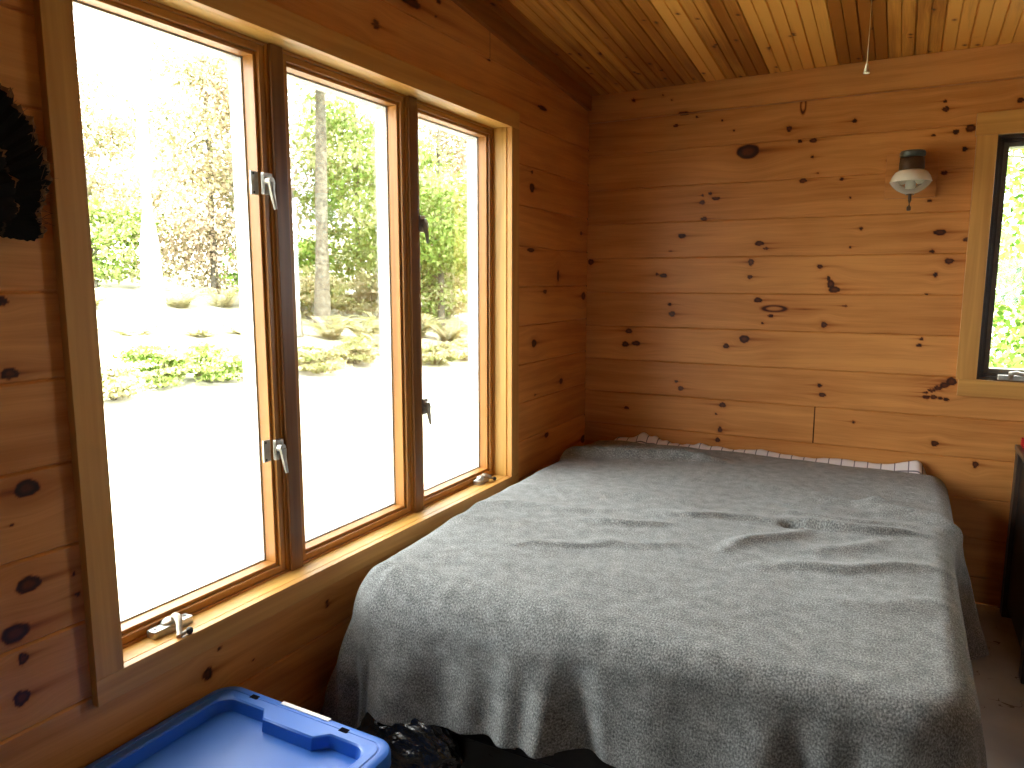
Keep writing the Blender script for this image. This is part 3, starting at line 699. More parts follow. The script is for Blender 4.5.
# ------------------------------------------------------------------ blue tote
def rrect(x0, x1, y0, y1, r, n=8):
    pts = []
    for cx, cy, a0 in ((x1 - r, y1 - r, 0), (x0 + r, y1 - r, 90), (x0 + r, y0 + r, 180), (x1 - r, y0 + r, 270)):
        for k in range(n + 1):
            t = math.radians(a0 + 90 * k / n); pts.append((cx + r * math.cos(t), cy + r * math.sin(t)))
    return pts
def build_tote():
    x0, x1, y1 = .030, .556, -2.350; y0 = y1 - .72; zt = .372
    root = tag(empty('storage_tote', ((x0 + x1) / 2, (y0 + y1) / 2, 0)), 'blue plastic storage tote on the floor below the large window', 'storage box')
    m, nt, b = new_mat('blue_plastic'); b.inputs['Base Color'].default_value = (.028, .155, .60, 1); b.inputs['Roughness'].default_value = .38
    nz = N(nt, 'ShaderNodeTexNoise'); nz.inputs['Scale'].default_value = 250; bp = N(nt, 'ShaderNodeBump'); bp.inputs['Strength'].default_value = .06; bp.inputs['Distance'].default_value = .001
    nt.links.new(nz.outputs[0], bp.inputs['Height']); nt.links.new(bp.outputs[0], b.inputs['Normal'])
    # body: tapered shell
    mb = MB(); loops = []
    for z, ins in ((0.0, .075), (.012, .068), (.30, .030), (.335, .024), (.345, .022)): loops.append([(px, py, z) for px, py in rrect(x0 + ins, x1 - ins, y0 + ins, y1 - ins, .06)])
    for z, ins in ((.345, .027), (.015, .073)): loops.append([(px, py, z) for px, py in rrect(x0 + ins, x1 - ins, y0 + ins, y1 - ins, .055)])
    V = [p for l in loops for p in l]; n = len(loops[0]); F = []
    for i in range(len(loops) - 1):
        for k in range(n): F.append((i * n + k, i * n + (k + 1) % n, (i + 1) * n + (k + 1) % n, (i + 1) * n + k))
    F.append(tuple(range(n))[::-1]); F.append(tuple((len(loops) - 1) * n + k for k in range(n)))
    mb.add(V, F); autosmooth(mb.build('body', m, root), 40)
    # lid: skirt, rounded rim, inner recess with the stepped handle bay at each short end
    outer = rrect(x0, x1, y0, y1, .055, 10)
    def inner(ins, bay, r):
        a0, a1, b0, b1 = x0 + ins, x1 - ins, y0 + ins, y1 - ins
        mx = (a0 + a1) / 2 + .008; hb = .073; sl = .026
        pts = rrect(a0, a1, b0, b1, r, 10)
        # replace back / front edges by bays
        res = []
        for i, p in enumerate(pts):
            res.append(p)
            if i == 10: res += [(mx + hb + sl, b1), (mx + hb, b1 - bay), (mx - hb, b1 - bay), (mx - hb - sl, b1)]
            if i == 32: res += [(mx - hb - sl, b0), (mx - hb, b0 + bay), (mx + hb, b0 + bay), (mx + hb + sl, b0)]
        return res
    def out(ins, r=.055):
        pts = rrect(x0 + ins, x1 - ins, y0 + ins, y1 - ins, max(.01, r - ins), 10)
        mx = (x0 + x1) / 2 + .008; hb = .073; sl = .026
        res = []
        for i, p in enumerate(pts):
            res.append(p)
            if i == 10: res += [(mx + q, y1 - ins) for q in (hb + sl, hb, -hb, -hb - sl)]
            if i == 32: res += [(mx + q, y0 + ins) for q in (-hb - sl, -hb, hb, hb + sl)]
        return res
    L = []
    def add(pts, z): L.append([(p[0], p[1], z) for p in pts])
    add(out(.006), zt - .036); add(out(0), zt - .034); add(out(0), zt - .012); add(out(.003), zt - .004); add(out(.010), zt - .0005)
    add(out(.022), zt - .0005); add(out(.0235), zt - .0018); add(out(.027), zt - .0018); add(out(.0285), zt)
    add(inner(.046, .026, .035), zt); add(inner(.050, .026, .034), zt - .003); add(inner(.054, .026, .033), zt - .030); add(inner(.060, .026, .03), zt - .034)
    V = [p for l in L for p in l]; n = len(L[0]); F = []
    for i in range(len(L) - 1):
        for k in range(n): F.append((i * n + k, i * n + (k + 1) % n, (i + 1) * n + (k + 1) % n, (i + 1) * n + k))
    F.append(tuple((len(L) - 1) * n + k for k in range(n)))
    # underside
    add(out(.006), zt - .030); u0 = len(V); V += L[-1]
    for k in range(n): F.append((k, u0 + k, u0 + (k + 1) % n, (k + 1) % n))
    F.append(tuple(u0 + k for k in range(n))[::-1])
    mb = MB(); mb.add(V, F); lid = autosmooth(mb.build('lid', m, root), 32); lid['label'] = 'blue lid with a recessed middle and stepped end bay'
    MB().box((.220, y1 - .015, zt - .001), (.366, y1 - .004, zt + .0012), .0005).build('label_strip', plain('white_label', (.82, .80, .78), .5), lid)
    for sx in (.145, .418): MB().box((sx - .011, y1 - .030, zt - .0030), (sx + .011, y1 - .016, zt + .0006), .0003).build('latch_slot', plain('slot_shadow', (.006, .006, .010), 1, 0, 0), lid)
    return root
build_tote()

# ------------------------------------------------------------------ dark dresser at the right edge
def build_dresser():
    x0, x1, y0, y1, zt = 1.872, 2.62, -.66, -.035, .705
    d = tag(empty('dresser', ((x0 + x1) / 2, (y0 + y1) / 2, 0)), 'dark brown dresser standing against the far wall under the dark window', 'dresser')
    post = pine_solid('dark_stain', 2, (.035, .022, .015), (.075, .05, .036), .35)
    MB().box((x0 - .004, y0 - .02, zt - .022), (x1 + .01, y1, zt), .004).build('top', plain('dresser_top', (.05, .038, .032), .3, 0, .5, .3), d)
    mb = MB()
    mb.box((x0 + .016, y0 + .02, .05), (x1 - .016, y1 - .01, zt - .022), .002); mb.build('carcass', M['black'], d)
    for x in (x0, x1 - .045):
        for y in (y0, y1 - .06):
            MB().box((x, y, 0), (x + .045, y + .06, zt - .0225), .003).build('leg', post, d)
    for i in range(3):
        z0 = .07 + i * .203
        dr = MB().box((x0 + .05, y0 - .002, z0), (x1 - .05, y0 + .03, z0 + .193), .004).build('drawer', post, d)
        for xx in (x0 + .2, x1 - .2):
            mb = MB(); bm = bmesh.new(); bmesh.ops.create_uvsphere(bm, u_segments=14, v_segments=8, radius=.016)
            for v in bm.verts: v.co += Vector((xx, y0 - .014, z0 + .097))
            mb.bm(bm).build('knob', M['metal_brown'], dr, True)
build_dresser()
# folded red cloth on the dresser
mb = MB()
P = []
for i in range(4):
    mb.box((1.884, -.15 + .004 * i, .7055 + i * .0085), (2.06, -.045 - .003 * i, .7055 + (i + 1) * .0085 - .001), .0035)
tag(autosmooth(mb.build('folded_cloth', plain('red_cotton', (.42, .02, .02), .85, 0, .1, .2), loc=(1.97, -.10, .7055))), 'small folded red cloth on the dark dresser top', 'cloth')

# ------------------------------------------------------------------ gas lamp on the far wall
def build_lamp():
    c = (1.430, -.088)
    r = tag(empty('gas_wall_lamp', (c[0], 0, 1.78)), 'brown gas wall lamp with white glass dome on a square pine block', 'lamp')
    MB().box((1.336, -.018, 1.690), (1.524, -.0005, 1.868), .002).build('mounting_block', pine_solid('block_pine_x', 0, (.50, .185, .042), (.72, .32, .09)), r)
    br = plain('brown_enamel', (.085, .045, .022), .35, 0, .5, .25)
    mb = MB().lathe([(.0, .0), (.042, .0), (.046, .004), (.046, .030), (.042, .048), (.040, .050), (.0, .050)], (c[0], c[1], 1.790), 32)
    mb.box((c[0] - .045, -.060, 1.785), (c[0] + .045, -.0185, 1.845), .004); autosmooth(mb.build('burner_housing', br, r))
    mb = MB().lathe([(.0, 0), (.040, 0), (.046, .004), (.047, .018), (.043, .024), (.036, .026), (.0, .027)], (c[0], c[1], 1.841), 32)
    autosmooth(mb.build('heat_cap', plain('green_grey_enamel', (.10, .115, .095), .35, .3, .5, .2), r))
    gm = plain('milk_glass', (.90, .88, .78), .22, 0, .5, .03)
    pr = [(.030, .049), (.042, .047), (.058, .038), (.069, .022), (.0755, .004), (.0765, .0), (.0745, -.001), (.067, .018), (.055, .034), (.040, .043), (.030, .045)]
    dm = autosmooth(MB().lathe(pr, (c[0], c[1], 1.745), 40).build('glass_dome', gm, r)); dm['label'] = 'white milk glass dome'
    m, nt, b = new_mat('clear_glass'); nt.nodes.remove(b); out_ = nt.nodes['Material Output']
    tr = N(nt, 'ShaderNodeBsdfTransparent'); tr.inputs[0].default_value = (.86, .87, .82, 1); gl = N(nt, 'ShaderNodeBsdfPrincipled'); gl.inputs['Base Color'].default_value = (.75, .75, .66, 1); gl.inputs['Roughness'].default_value = .1
    lw = N(nt, 'ShaderNodeLayerWeight'); lw.inputs[0].default_value = .45; mx = N(nt, 'ShaderNodeMixShader'); nt.links.new(lw.outputs['Facing'], mx.inputs[0]); nt.links.new(tr.outputs[0], mx.inputs[1]); nt.links.new(gl.outputs[0], mx.inputs[2]); nt.links.new(mx.outputs[0], out_.inputs[0])
    autosmooth(MB().lathe([(.0755, 0), (.066, -.014), (.050, -.030), (.030, -.042), (.016, -.046), (.016, -.050)], (c[0], c[1], 1.744), 40).build('glass_bowl', m, r))
    mb = MB().lathe([(.0, -.030), (.013, -.029), (.018, -.015), (.019, .005), (.015, .012), (.0, .013)], (c[0], c[1], 1.736), 20)
    autosmooth(mb.build('mantle', plain('mantle_cloth', (.80, .79, .74), .9), r))
    mb = MB().tube([(c[0], c[1], 1.700), (c[0] + .001, c[1], 1.672), (c[0], c[1], 1.644)], [.0065, .0062, .0062], 10)
    mb.box((c[0] - .008, c[1] - .008, 1.632), (c[0] + .008, c[1] + .008, 1.650), .004)
    autosmooth(mb.build('valve_key', br, r))
build_lamp()

# ------------------------------------------------------------------ pull cord
def build_cord():
    x, y, z = 1.338, -1.766, 1.772
    zc = ceil_z(y)
    r = tag(empty('pull_cord', (x, y, zc)), 'thin cream pull cord with a bell end hanging from the ceiling', 'cord')
    cm = plain('cream_cord', (.72, .62, .42), .8)
    MB().tube([(x, y, z + .02), (x + .0015, y, z + .25), (x, y, zc)], .0013, 8).build('string', cm, r)
    autosmooth(MB().lathe([(0, .019), (.0025, .019), (.0035, .014), (.0042, .007), (.0062, .002), (.0064, 0), (0, 0)], (x, y, z), 18).build('bell_pull', plain('ivory_plastic', (.85, .78, .60), .4), r))
    MB().lathe([(0, -.004), (.006, -.004), (.008, .002), (.004, .006)], (x, y, zc - .004), 14).build('screw_eye', M['metal_brown'], r)
build_cord()

# ------------------------------------------------------------------ feather fan on the left wall
def build_fan():
    cy, cz = -2.905, 1.462
    r = tag(empty('feather_fan', (.02, cy, cz)), 'dark fan of bird feathers mounted on the wall left of the large window', 'feather fan')
    m, nt, b = new_mat('dark_feather')
    at = N(nt, 'ShaderNodeAttribute', attribute_name='fuv'); sp = N(nt, 'ShaderNodeSeparateXYZ'); nt.links.new(at.outputs['Vector'], sp.inputs[0])
    nz = N(nt, 'ShaderNodeTexNoise'); nz.inputs['Scale'].default_value = 9; nt.links.new(at.outputs['Vector'], nz.inputs['Vector'])
    w_ = math_(nt, 'SINE', math_(nt, 'ADD', math_(nt, 'MULTIPLY', sp.outputs[0], 95), math_(nt, 'MULTIPLY', nz.outputs[0], 5)))
    bars = math_(nt, 'MULTIPLY', math_(nt, 'GREATER_THAN', w_, .45), math_(nt, 'LESS_THAN', sp.outputs[0], .70))
    c = mix(nt, bars, (.010, .008, .006), (.040, .026, .014))
    tip = math_(nt, 'GREATER_THAN', math_(nt, 'ADD', sp.outputs[0], math_(nt, 'MULTIPLY', nz.outputs[0], .03)), .975)
    nt.links.new(mix(nt, tip, c, (.16, .075, .028)), b.inputs['Base Color']); b.inputs['Roughness'].default_value = .9; b.inputs['Specular IOR Level'].default_value = .08
    def feather(ang, Lf, wd, x):
        d = Vector((0, math.cos(ang), math.sin(ang))); s = Vector((0, -math.sin(ang), math.cos(ang)))
        nU, nV = 36, 9; V = []; U = []; F = []
        for i in range(nU + 1):
            t = i / nU; w = wd * (min(1, t * 3.2) ** .7) * (1 if t < .86 else math.sqrt(max(0.0, 1 - ((t - .86) / .14) ** 2)) * .95 + .05)
            for j in range(nV):
                q = (j / (nV - 1) - .5) * 2
                jag = 1 + .05 * math.sin(i * 2.7 + j) * abs(q)
                p = Vector((x - .010 * q * q * min(1, t * 3) + .012 * math.sin(t * 2.2), cy, cz)) + d * (Lf * t + .006 * random.uniform(-1, 1) * (t > .9)) + s * (w * q * .5 * jag)
                V.append(tuple(p)); U.append((t, q, ang))
        for i in range(nU):
            for j in range(nV - 1): F.append((i * nV + j, (i + 1) * nV + j, (i + 1) * nV + j + 1, i * nV + j + 1))
        sh = MB(); sh.v, sh.f = V, F; U2 = list(U)
        # quill
        q0 = len(V); pts = [Vector((x + .003 + .012 * math.sin(t * 2.2), cy, cz)) + d * (Lf * t) for t in np.linspace(0, .95, 8)]
        sh.m = [0] * len(F); sh.tube(pts, [.002 - .0018 * k / 8 for k in range(8)], 5)
        U2 += [(0.1, 0, ang)] * (len(sh.v) - q0)
        o = mesh_np('feather', np.array(sh.v), sh.f, m, r, True, attrs={'fuv': ('FLOAT_VECTOR', U2)})
    angs = np.radians(np.linspace(184, -6, 33))
    for i, a in enumerate(angs):
        c_ = abs(math.cos(a)); Lf = (.197 + .086 * abs(math.sin(a)) ** .8) * random.uniform(.97, 1.02)
        feather(a, Lf, .052, .028 + .0010 * (16 - abs(i - 16)))
    for i, a in enumerate(np.radians(np.linspace(172, 4, 11))):
        feather(a, .15 + .03 * abs(math.sin(a)), .045, .050 + .001 * (5 - abs(i - 5)))
    # loose wisps at the rim
    mb = MB()
    for i in range(46):
        a = math.radians(random.uniform(-6, 80)); L0 = .193 + .083 * abs(math.sin(a)) ** .8
        p = Vector((.045, cy + L0 * math.cos(a) * .93, cz + L0 * math.sin(a) * .93)); a2 = a + random.uniform(-.5, .9)
        q = p + Vector((random.uniform(-.008, .008), math.cos(a2), math.sin(a2))) * random.uniform(.015, .035)
        mb.tube([p, (p + q) / 2 + Vector((0, 0, .002)), q], [.0006, .0005, .0002], 4)
    tag(mb.build('downy_fringe', plain('brown_down', (.17, .085, .04), .9), r), kind='stuff')
    bm = bmesh.new(); bmesh.ops.create_uvsphere(bm, u_segments=20, v_segments=12, radius=1)
    for v in bm.verts: v.co = Vector((.040 + v.co.x * .038, cy + v.co.y * .055, cz + .012 + v.co.z * .040))
    MB().bm(bm).build('mounting_base', plain('dark_hide', (.012, .010, .008), .8, 0, .2, .4), r, True)
build_fan()

# ------------------------------------------------------------------ outdoors
GZ = -.55
def gz(x, y):
    """the lawn climbs gently away from the window side of the cabin"""
    d = np.maximum(0, -np.asarray(x, float) - 2.5)
    return GZ + .15 * (np.sqrt(d * d + .5) - .707)
def ground_mat():
    m, nt, b = new_mat('pale_lawn')
    geo = N(nt, 'ShaderNodeNewGeometry')
    n1 = N(nt, 'ShaderNodeTexNoise'); n1.inputs['Scale'].default_value = 1.3; n1.inputs['Detail'].default_value = 8; n1.inputs['Roughness'].default_value = .7; nt.links.new(geo.outputs['Position'], n1.inputs['Vector'])
    r = ramp(nt, [(.30, (.26, .27, .18)), (.5, (.40, .38, .30)), (.7, (.52, .50, .42))], n1.outputs[0])
    nt.links.new(r.outputs[0], b.inputs['Base Color']); b.inputs['Roughness'].default_value = .95; b.inputs['Specular IOR Level'].default_value = .05
    return m
mb = MB(); nG = 60
gx = np.linspace(-60, 40, nG); gy = np.linspace(-40, 60, nG)
X, Y = np.meshgrid(gx, gy, indexing='ij'); Z = gz(X, Y) + .08 * vnoise(X * .3, Y * .3, 31) * sstep(6, 9, np.hypot(X, Y))
idx = np.arange(X.size).reshape(X.shape); f = np.stack([idx[:-1, :-1], idx[1:, :-1], idx[1:, 1:], idx[:-1, 1:]], -1).reshape(-1, 4)
tag(mesh_np('ground', np.stack([X, Y, Z], -1).reshape(-1, 3), f, ground_mat(), smooth=True), 'sunlit pale lawn outside the windows', 'ground', kind='structure')

def leaf_mat(name, cols):
    m, nt, b = new_mat(name); nt.nodes.remove(b); out = nt.nodes['Material Output']
    at = N(nt, 'ShaderNodeAttribute', attribute_name='leaf')
    r = ramp(nt, [(i / max(1, len(cols) - 1), c) for i, c in enumerate(cols)], at.outputs['Fac'])
    d = N(nt, 'ShaderNodeBsdfDiffuse'); t = N(nt, 'ShaderNodeBsdfTranslucent'); mx = N(nt, 'ShaderNodeMixShader'); mx.inputs[0].default_value = .45
    nt.links.new(r.outputs[0], d.inputs[0]); nt.links.new(r.outputs[0], t.inputs[0]); nt.links.new(d.outputs[0], mx.inputs[1]); nt.links.new(t.outputs[0], mx.inputs[2]); nt.links.new(mx.outputs[0], out.inputs[0])
    return m
LM = {'maple': leaf_mat('maple_leaf', [(.07, .125, .02), (.19, .28, .06), (.38, .42, .17), (.52, .46, .31)]),
      'pale': leaf_mat('pale_leaf', [(.10, .115, .045), (.28, .24, .13), (.46, .37, .26), (.56, .44, .35)]),
      'green': leaf_mat('green_leaf', [(.035, .085, .010), (.12, .215, .035), (.26, .37, .08), (.42, .47, .19)]),
      'fern': leaf_mat('fern_leaf', [(.12, .17, .045), (.31, .32, .14), (.48, .43, .26), (.56, .47, .33)])}
BARK = plain('grey_bark', (.125, .115, .085), .9, 0, .1, .45, 14)
BIRCH = plain('birch_bark', (.80, .78, .74), .7, 0, .2, .12, 6)

def foliage_mesh(name, n, size, mat, seed, shape, clumps=90, flat=.5):
    """leaf blades gathered in clumps within an ellipsoid of half axes shape"""
    r = np.random.default_rng(seed)
    cl = r.normal(size=(clumps, 3)); cl /= np.linalg.norm(cl, axis=1)[:, None]; cl *= (r.uniform(.15, 1, clumps) ** .5)[:, None]
    pick = r.integers(0, clumps, n)
    spread = np.array([.20, .20, .07])
    c = cl[pick] + r.normal(size=(n, 3)) * spread
    c = c * np.array(shape)
    nrm = r.normal(size=(n, 3)) * np.array([1, 1, .8]) + np.array([0, 0, flat]); nrm /= np.linalg.norm(nrm, axis=1)[:, None]
    t = np.cross(nrm, r.normal(size=(n, 3))); t /= np.linalg.norm(t, axis=1)[:, None]; bb = np.cross(nrm, t)
    s = (size * r.uniform(.6, 1.25, n))[:, None]
    p0 = c - t * s * .55; p2 = c + t * s * .6; p1 = c + bb * s * .40 + nrm * s * .12; p3 = c - bb * s * .40 + nrm * s * .12
    V = np.stack([p0, p1, p2, p3], 1).reshape(-1, 3); F = np.arange(4 * n).reshape(n, 4)
    tone = np.clip(r.uniform(.2, .8, clumps)[pick] + r.normal(size=n) * .15, 0, 1)
    me = bpy.data.meshes.new(name)
    me.vertices.add(4 * n); me.vertices.foreach_set('co', V.astype(np.float32).ravel())
    me.loops.add(4 * n); me.loops.foreach_set('vertex_index', F.astype(np.int32).ravel())
    me.polygons.add(n); me.polygons.foreach_set('loop_start', np.arange(0, 4 * n, 4, dtype=np.int32)); me.update(calc_edges=True)
    a = me.attributes.new('leaf', 'FLOAT', 'POINT'); a.data.foreach_set('value', np.repeat(tone, 4).astype(np.float32))
    me.materials.append(mat); me.update()
    return me, cl * np.array(shape)

def tree(name, label, x, y, h, rad, crown, cz, kind, n, size, bark, seed, lean=(0, 0), cat='tree', nb=9, group='trees beyond the windows'):
    z0 = float(gz(x, y)) - .08
    t = tag(empty(name, (x, y, z0)), label, cat, group)
    rr = random.Random(seed)
    pts = [(x + lean[0] * k / 6 + rr.uniform(-.03, .03), y + lean[1] * k / 6 + rr.uniform(-.03, .03), z0 + h * k / 6) for k in range(7)]
    me, cl = foliage_mesh('foliage', n, size, LM[kind], seed, crown)
    mb = MB().tube(pts, [rad * (1.25 - .13 * k) if k else rad * 1.5 for k in range(7)], 12)
    c0 = Vector((x + lean[0] * .7, y + lean[1] * .7, z0 + cz))
    for k in range(nb):
        q = c0 + Vector(cl[k % len(cl)]) * .85; zz = max(z0 + h * .25, min(z0 + h * .95, q.z - .35))
        kk = (zz - z0) / h; p = Vector((x + lean[0] * kk, y + lean[1] * kk, zz))
        mb.tube([p, (p + q) / 2 + Vector((0, 0, .12)), q], [rad * .30, rad * .2, rad * .06], 6)
    autosmooth(mb.build('trunk', bark, t), 60)
    fo = bpy.data.objects.new('foliage', me); fo.location = (lean[0] * .7, lean[1] * .7, cz); link(fo, t)
    return t
tree('birch_tree', 'white birch trunk standing alone on the lawn seen through the left pane', -11.6, 5.9, 9, .15, (1.3, 1.3, 1.2), 6.6, 'pale', 1800, .09, BIRCH, 1)
tree('maple_tree', 'grey trunk at the left of the middle pane with yellow green branches', -8.9, 6.85, 8, .13, (1.2, 1.4, 1.1), 5.9, 'maple', 4000, .09, BARK, 2)
tree('maple_tree', 'slimmer darker trunk just right of the grey one in the middle pane', -9.4, 8.25, 8, .13, (1.3, 1.5, 1.2), 5.7, 'maple', 4000, .09, BARK, 3, (.2, .1))
tree('maple_tree', 'tall pale cream leaved tree filling the right part of the left pane', -13.5, 9.0, 7.0, .08, (1.7, 1.9, 2.9), 3.0, 'pale', 22000, .095, BARK, 4)
tree('maple_tree', 'sparse pale tree high in the left pane left of the birch', -17.5, 8.0, 8, .07, (1.6, 2.0, 2.9), 3.0, 'pale', 18000, .10, BARK, 5)
tree('maple_tree', 'green bushy sapling low behind the birch', -14.6, 6.6, 3.0, .06, (1.2, 1.7, 1.0), 1.1, 'maple', 7000, .10, BARK, 6)
tree('maple_tree', 'green maple with layered leaves in the right pane', -8.2, 11.0, 5, .08, (1.5, 1.8, 2.0), 2.5, 'maple', 18000, .095, BARK, 7)
tree('maple_tree', 'tall pale leaved tree behind the maple in the right pane', -10.8, 16.6, 8, .10, (2.0, 2.6, 3.2), 3.2, 'pale', 16000, .12, BARK, 8)
tree('maple_tree', 'leafy tree in the middle pane right of the two trunks', -11.5, 12.0, 7, .08, (1.5, 2.0, 2.8), 2.9, 'maple', 20000, .10, BARK, 9)
tree('maple_tree', 'bushy low maple behind the ferns in the middle pane', -12.0, 9.9, 2.6, .05, (1.0, 1.5, .9), .9, 'green', 5000, .10, BARK, 12)
tree('maple_tree', 'bright green tree close outside the dark framed window', 2.9, 4.2, 5, .08, (1.6, 1.2, 1.9), 2.4, 'green', 16000, .06, BARK, 10)
tree('maple_tree', 'taller yellow green tree behind the one outside the dark framed window', 3.6, 7.5, 7, .10, (2.2, 1.3, 2.6), 2.9, 'maple', 12000, .08, BARK, 11)

def fern(x, y, hgt, seed, label, kind='fern', n=700, w=.8):
    z0 = float(gz(x, y)) - .06
    t = tag(empty('fern_clump', (x, y, z0)), label, 'fern', 'ferns at the edge of the lawn')
    r = np.random.default_rng(seed); V = []; F = []; T = []
    for k in range(34):
        a = r.uniform(0, 2 * math.pi); L = hgt * r.uniform(.75, 1.2); sp = w * r.uniform(.5, 1.2)
        tn = r.uniform(.2, .9)
        for s in np.linspace(.12, 1, 16):
            p = np.array([math.cos(a) * sp * s ** 1.3, math.sin(a) * sp * s ** 1.3, L * (s - .42 * s ** 2.6)])
            ln = .17 * hgt * (1 - s) ** .7 + .02
            d = np.array([math.cos(a), math.sin(a), .25]); sd = np.array([-math.sin(a), math.cos(a), 0])
            for sg in (-1, 1):
                tip = p + sd * sg * ln + d * ln * .35 - np.array([0, 0, .25 * ln]); b0 = len(V)
                V += [tuple(p - d * .012), tuple((p + tip) / 2 - d * .024), tuple(tip), tuple((p + tip) / 2 + d * .024)]; F.append((b0, b0 + 1, b0 + 2, b0 + 3)); T += [tn] * 4
    V = np.array(V) + np.array([x, y, z0])
    mesh_np('fronds', V, F, LM[kind], t, attrs={'leaf': ('FLOAT', T)})
FERNS = [(-8.4, 7.4, .75, 'fern clump hiding the foot of the grey trunk in the middle pane'), (-8.0, 8.0, .8, 'fern clump just right of the grey trunk in the middle pane'),
        (-8.2, 8.9, .85, 'fern clump in the right half of the middle pane'), (-7.4, 7.7, .6, 'low fern clump nearest the house in the middle pane'), (-7.9, 9.6, .8, 'fern clump at the right edge of the middle pane'),
        (-7.3, 9.9, .7, 'fern clump at the left edge of the right pane'), (-7.0, 10.8, .8, 'fern clump left of the maple foot in the right pane'), (-7.2, 11.7, .85, 'fern clump right of the maple foot in the right pane'), (-6.4, 10.2, .55, 'low fern clump nearest the house in the right pane'),
        (-12.2, 4.9, .7, 'fern clump left of the birch at the casing in the left pane'), (-12.0, 6.8, .75, 'fern clump just right of the birch trunk'), (-11.9, 7.8, .75, 'fern clump under the cream tree in the left pane'), (-11.7, 8.7, .8, 'fern clump at the right edge of the left pane'),
        (-9.8, 4.2, .5, 'small fern clump low beside the left casing'), (-9.4, 5.2, .5, 'small fern clump in front of the birch trunk'), (-9.3, 6.1, .5, 'small fern clump right of the birch on the lawn')]
for i, (x, y, h_, lb) in enumerate(FERNS):
    fern(x, y, h_, 50 + i, lb)

def shrub(x, y, crown, n, size, kind, seed, label):
    z0 = float(gz(x, y)) - .04
    t = tag(empty('low_shrub', (x, y, z0)), label, 'shrub', 'low shrubs on the lawn')
    me, cl = foliage_mesh('foliage', n, size, LM[kind], seed, crown, clumps=40)
    fo = bpy.data.objects.new('foliage', me); fo.location = (0, 0, crown[2] * 1.15); link(fo, t)
    mb = MB()
    for k in range(7):
        q = Vector(cl[k]) + Vector((x, y, z0 + crown[2] * 1.15)); mb.tube([(x, y, z0), (Vector((x, y, z0)) + q) / 2 + Vector((0, 0, .06)), q], [.012, .009, .004], 6)
    mb.build('stems', BARK, t)
for i, a_ in enumerate([(-6.7, 1.75, (.42, .40, .22), 2600, .055, 'fern', 'low leafy shrub next to the left casing on the near lawn'), (-6.9, 2.55, (.45, .42, .26), 3000, .055, 'maple', 'green low shrub in front of the birch on the near lawn'),
        (-6.8, 3.25, (.42, .40, .25), 2800, .055, 'maple', 'green low shrub right of the birch on the near lawn'), (-6.6, 3.9, (.40, .36, .20), 2400, .055, 'fern', 'pale low shrub by the lock side of the left pane'),
        (-10.4, 8.9, (.9, .9, .55), 5000, .075, 'fern', 'cream shrub behind the ferns in the middle pane'), (-9.6, 10.2, (.8, .8, .55), 4500, .075, 'fern', 'cream shrub at the right edge of the middle pane'),
        (-9.2, 12.6, (.9, 1.0, .6), 5000, .08, 'fern', 'cream shrub behind the maple in the right pane'),
        (-6.5, 5.0, (.40, .45, .20), 2400, .055, 'fern', 'low pale shrub in front of the trunks in the middle pane'), (-6.6, 6.0, (.42, .45, .22), 2600, .055, 'fern', 'low pale shrub in the right half of the middle pane'),
        (-5.9, 7.3, (.40, .45, .22), 2600, .055, 'fern', 'low pale shrub at the left edge of the right pane'), (-5.8, 8.3, (.42, .45, .22), 2600, .055, 'fern', 'low pale shrub in the middle of the right pane')]):
    shrub(a_[0], a_[1], a_[2], a_[3], a_[4], a_[5], 90 + i, a_[6])

# ------------------------------------------------------------------ light
wd = bpy.data.worlds.new('sky'); S.world = wd; wd.use_nodes = True
bg = wd.node_tree.nodes['Background']
wn = wd.node_tree
tc = wn.nodes.new('ShaderNodeTexCoord'); sx = wn.nodes.new('ShaderNodeSeparateXYZ'); wn.links.new(tc.outputs['Generated'], sx.inputs[0])
rp = wn.nodes.new('ShaderNodeValToRGB'); rp.color_ramp.elements[0].position = .0; rp.color_ramp.elements[0].color = (.90, .96, 1, 1); rp.color_ramp.elements[1].position = .6; rp.color_ramp.elements[1].color = (1, 1, 1, 1)
wn.links.new(sx.outputs[2], rp.inputs[0]); wn.links.new(rp.outputs[0], bg.inputs[0]); bg.inputs[1].default_value = 3.2
sun = bpy.data.lights.new('sun', 'SUN'); sun.energy = 4.0; sun.color = (1, .95, .86); sun.angle = .02
so = bpy.data.objects.new('sun', sun); link(so)
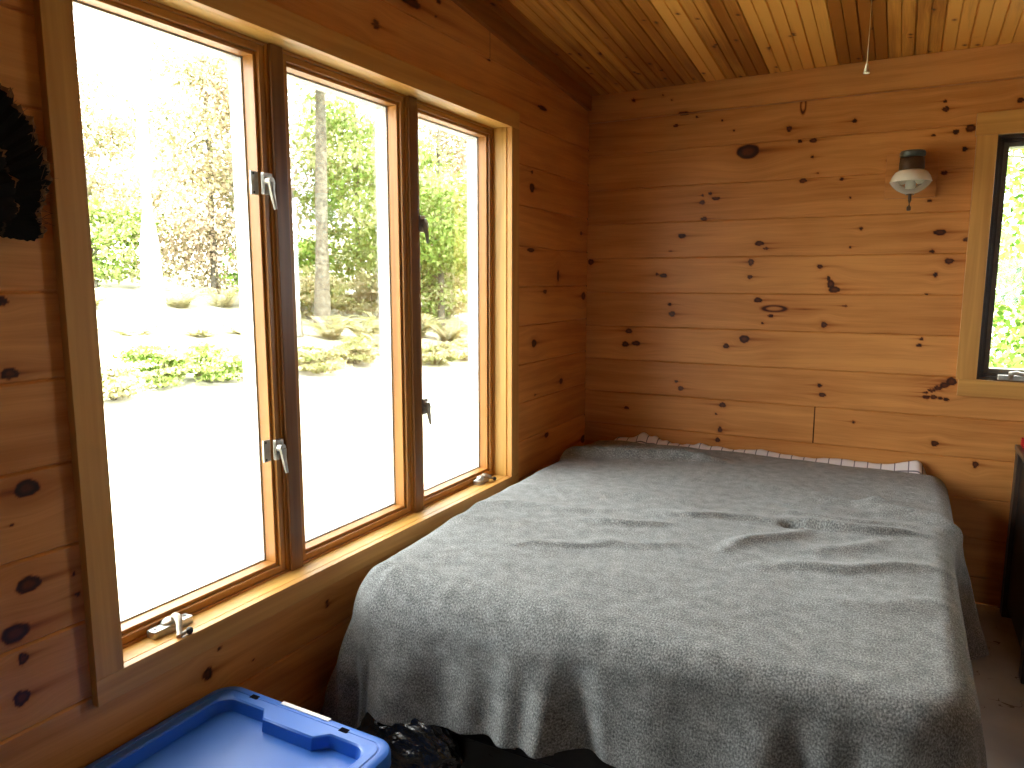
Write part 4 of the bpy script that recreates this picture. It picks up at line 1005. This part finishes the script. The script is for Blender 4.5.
so.rotation_euler = Vector((-math.cos(math.radians(54)), 0, -math.sin(math.radians(54)))).to_track_quat('-Z', 'Y').to_euler()
def portal(name, loc, nrm, sx_, sy_):
    l = bpy.data.lights.new(name, 'AREA'); l.shape = 'RECTANGLE'; l.size = sx_; l.size_y = sy_
    l.cycles.is_portal = True
    o = bpy.data.objects.new(name, l); o.location = loc; o.rotation_euler = Vector(nrm).to_track_quat('-Z', 'Z' if abs(nrm[2]) < .5 else 'Y').to_euler(); link(o)
portal('portal', (-.17, (Y0 + Y1) / 2, (Z0 + Z1) / 2), (1, 0, 0), Y1 - Y0, Z1 - Z0)
portal('portal', (2.3, RY - .13, 1.35), (0, 1, 0), .4, .5)
portal('portal', ((A0 + A1) / 2, .15, (B0 + B1) / 2), (0, -1, 0), A1 - A0, B1 - B0)

# ------------------------------------------------------------------ camera
f_, p_, yaw_, roll_ = 727.996, .139258, -.490711, .0013
fw = Vector((math.sin(yaw_) * math.cos(p_), math.cos(yaw_) * math.cos(p_), -math.sin(p_)))
rt = fw.cross(Vector((0, 0, 1))).normalized(); up = rt.cross(fw)
r2 = rt * math.cos(roll_) + up * math.sin(roll_); u2 = -rt * math.sin(roll_) + up * math.cos(roll_)
cam = bpy.data.cameras.new('camera'); cam.sensor_width = 36; cam.lens = f_ / 1024 * 36; cam.clip_start = .02
co = bpy.data.objects.new('camera', cam); link(co)
Mx = Matrix((r2, u2, -fw)).transposed().to_4x4(); Mx.translation = Vector((1.4365, -3.5, 1.345)); co.matrix_world = Mx
S.camera = co

S.view_settings.view_transform = 'Standard'; S.view_settings.look = 'None'; S.view_settings.gamma = 1; S.view_settings.use_curve_mapping = False
S.view_settings.exposure = 2.6
cy_ = S.cycles
cy_.use_denoising = True
try: cy_.denoiser = 'OPENIMAGEDENOISE'; cy_.denoising_input_passes = 'RGB_ALBEDO_NORMAL'
except Exception: pass
cy_.max_bounces = 10; cy_.diffuse_bounces = 6; cy_.glossy_bounces = 3; cy_.transparent_max_bounces = 16; cy_.caustics_reflective = False; cy_.caustics_refractive = False
cy_.sample_clamp_indirect = 8
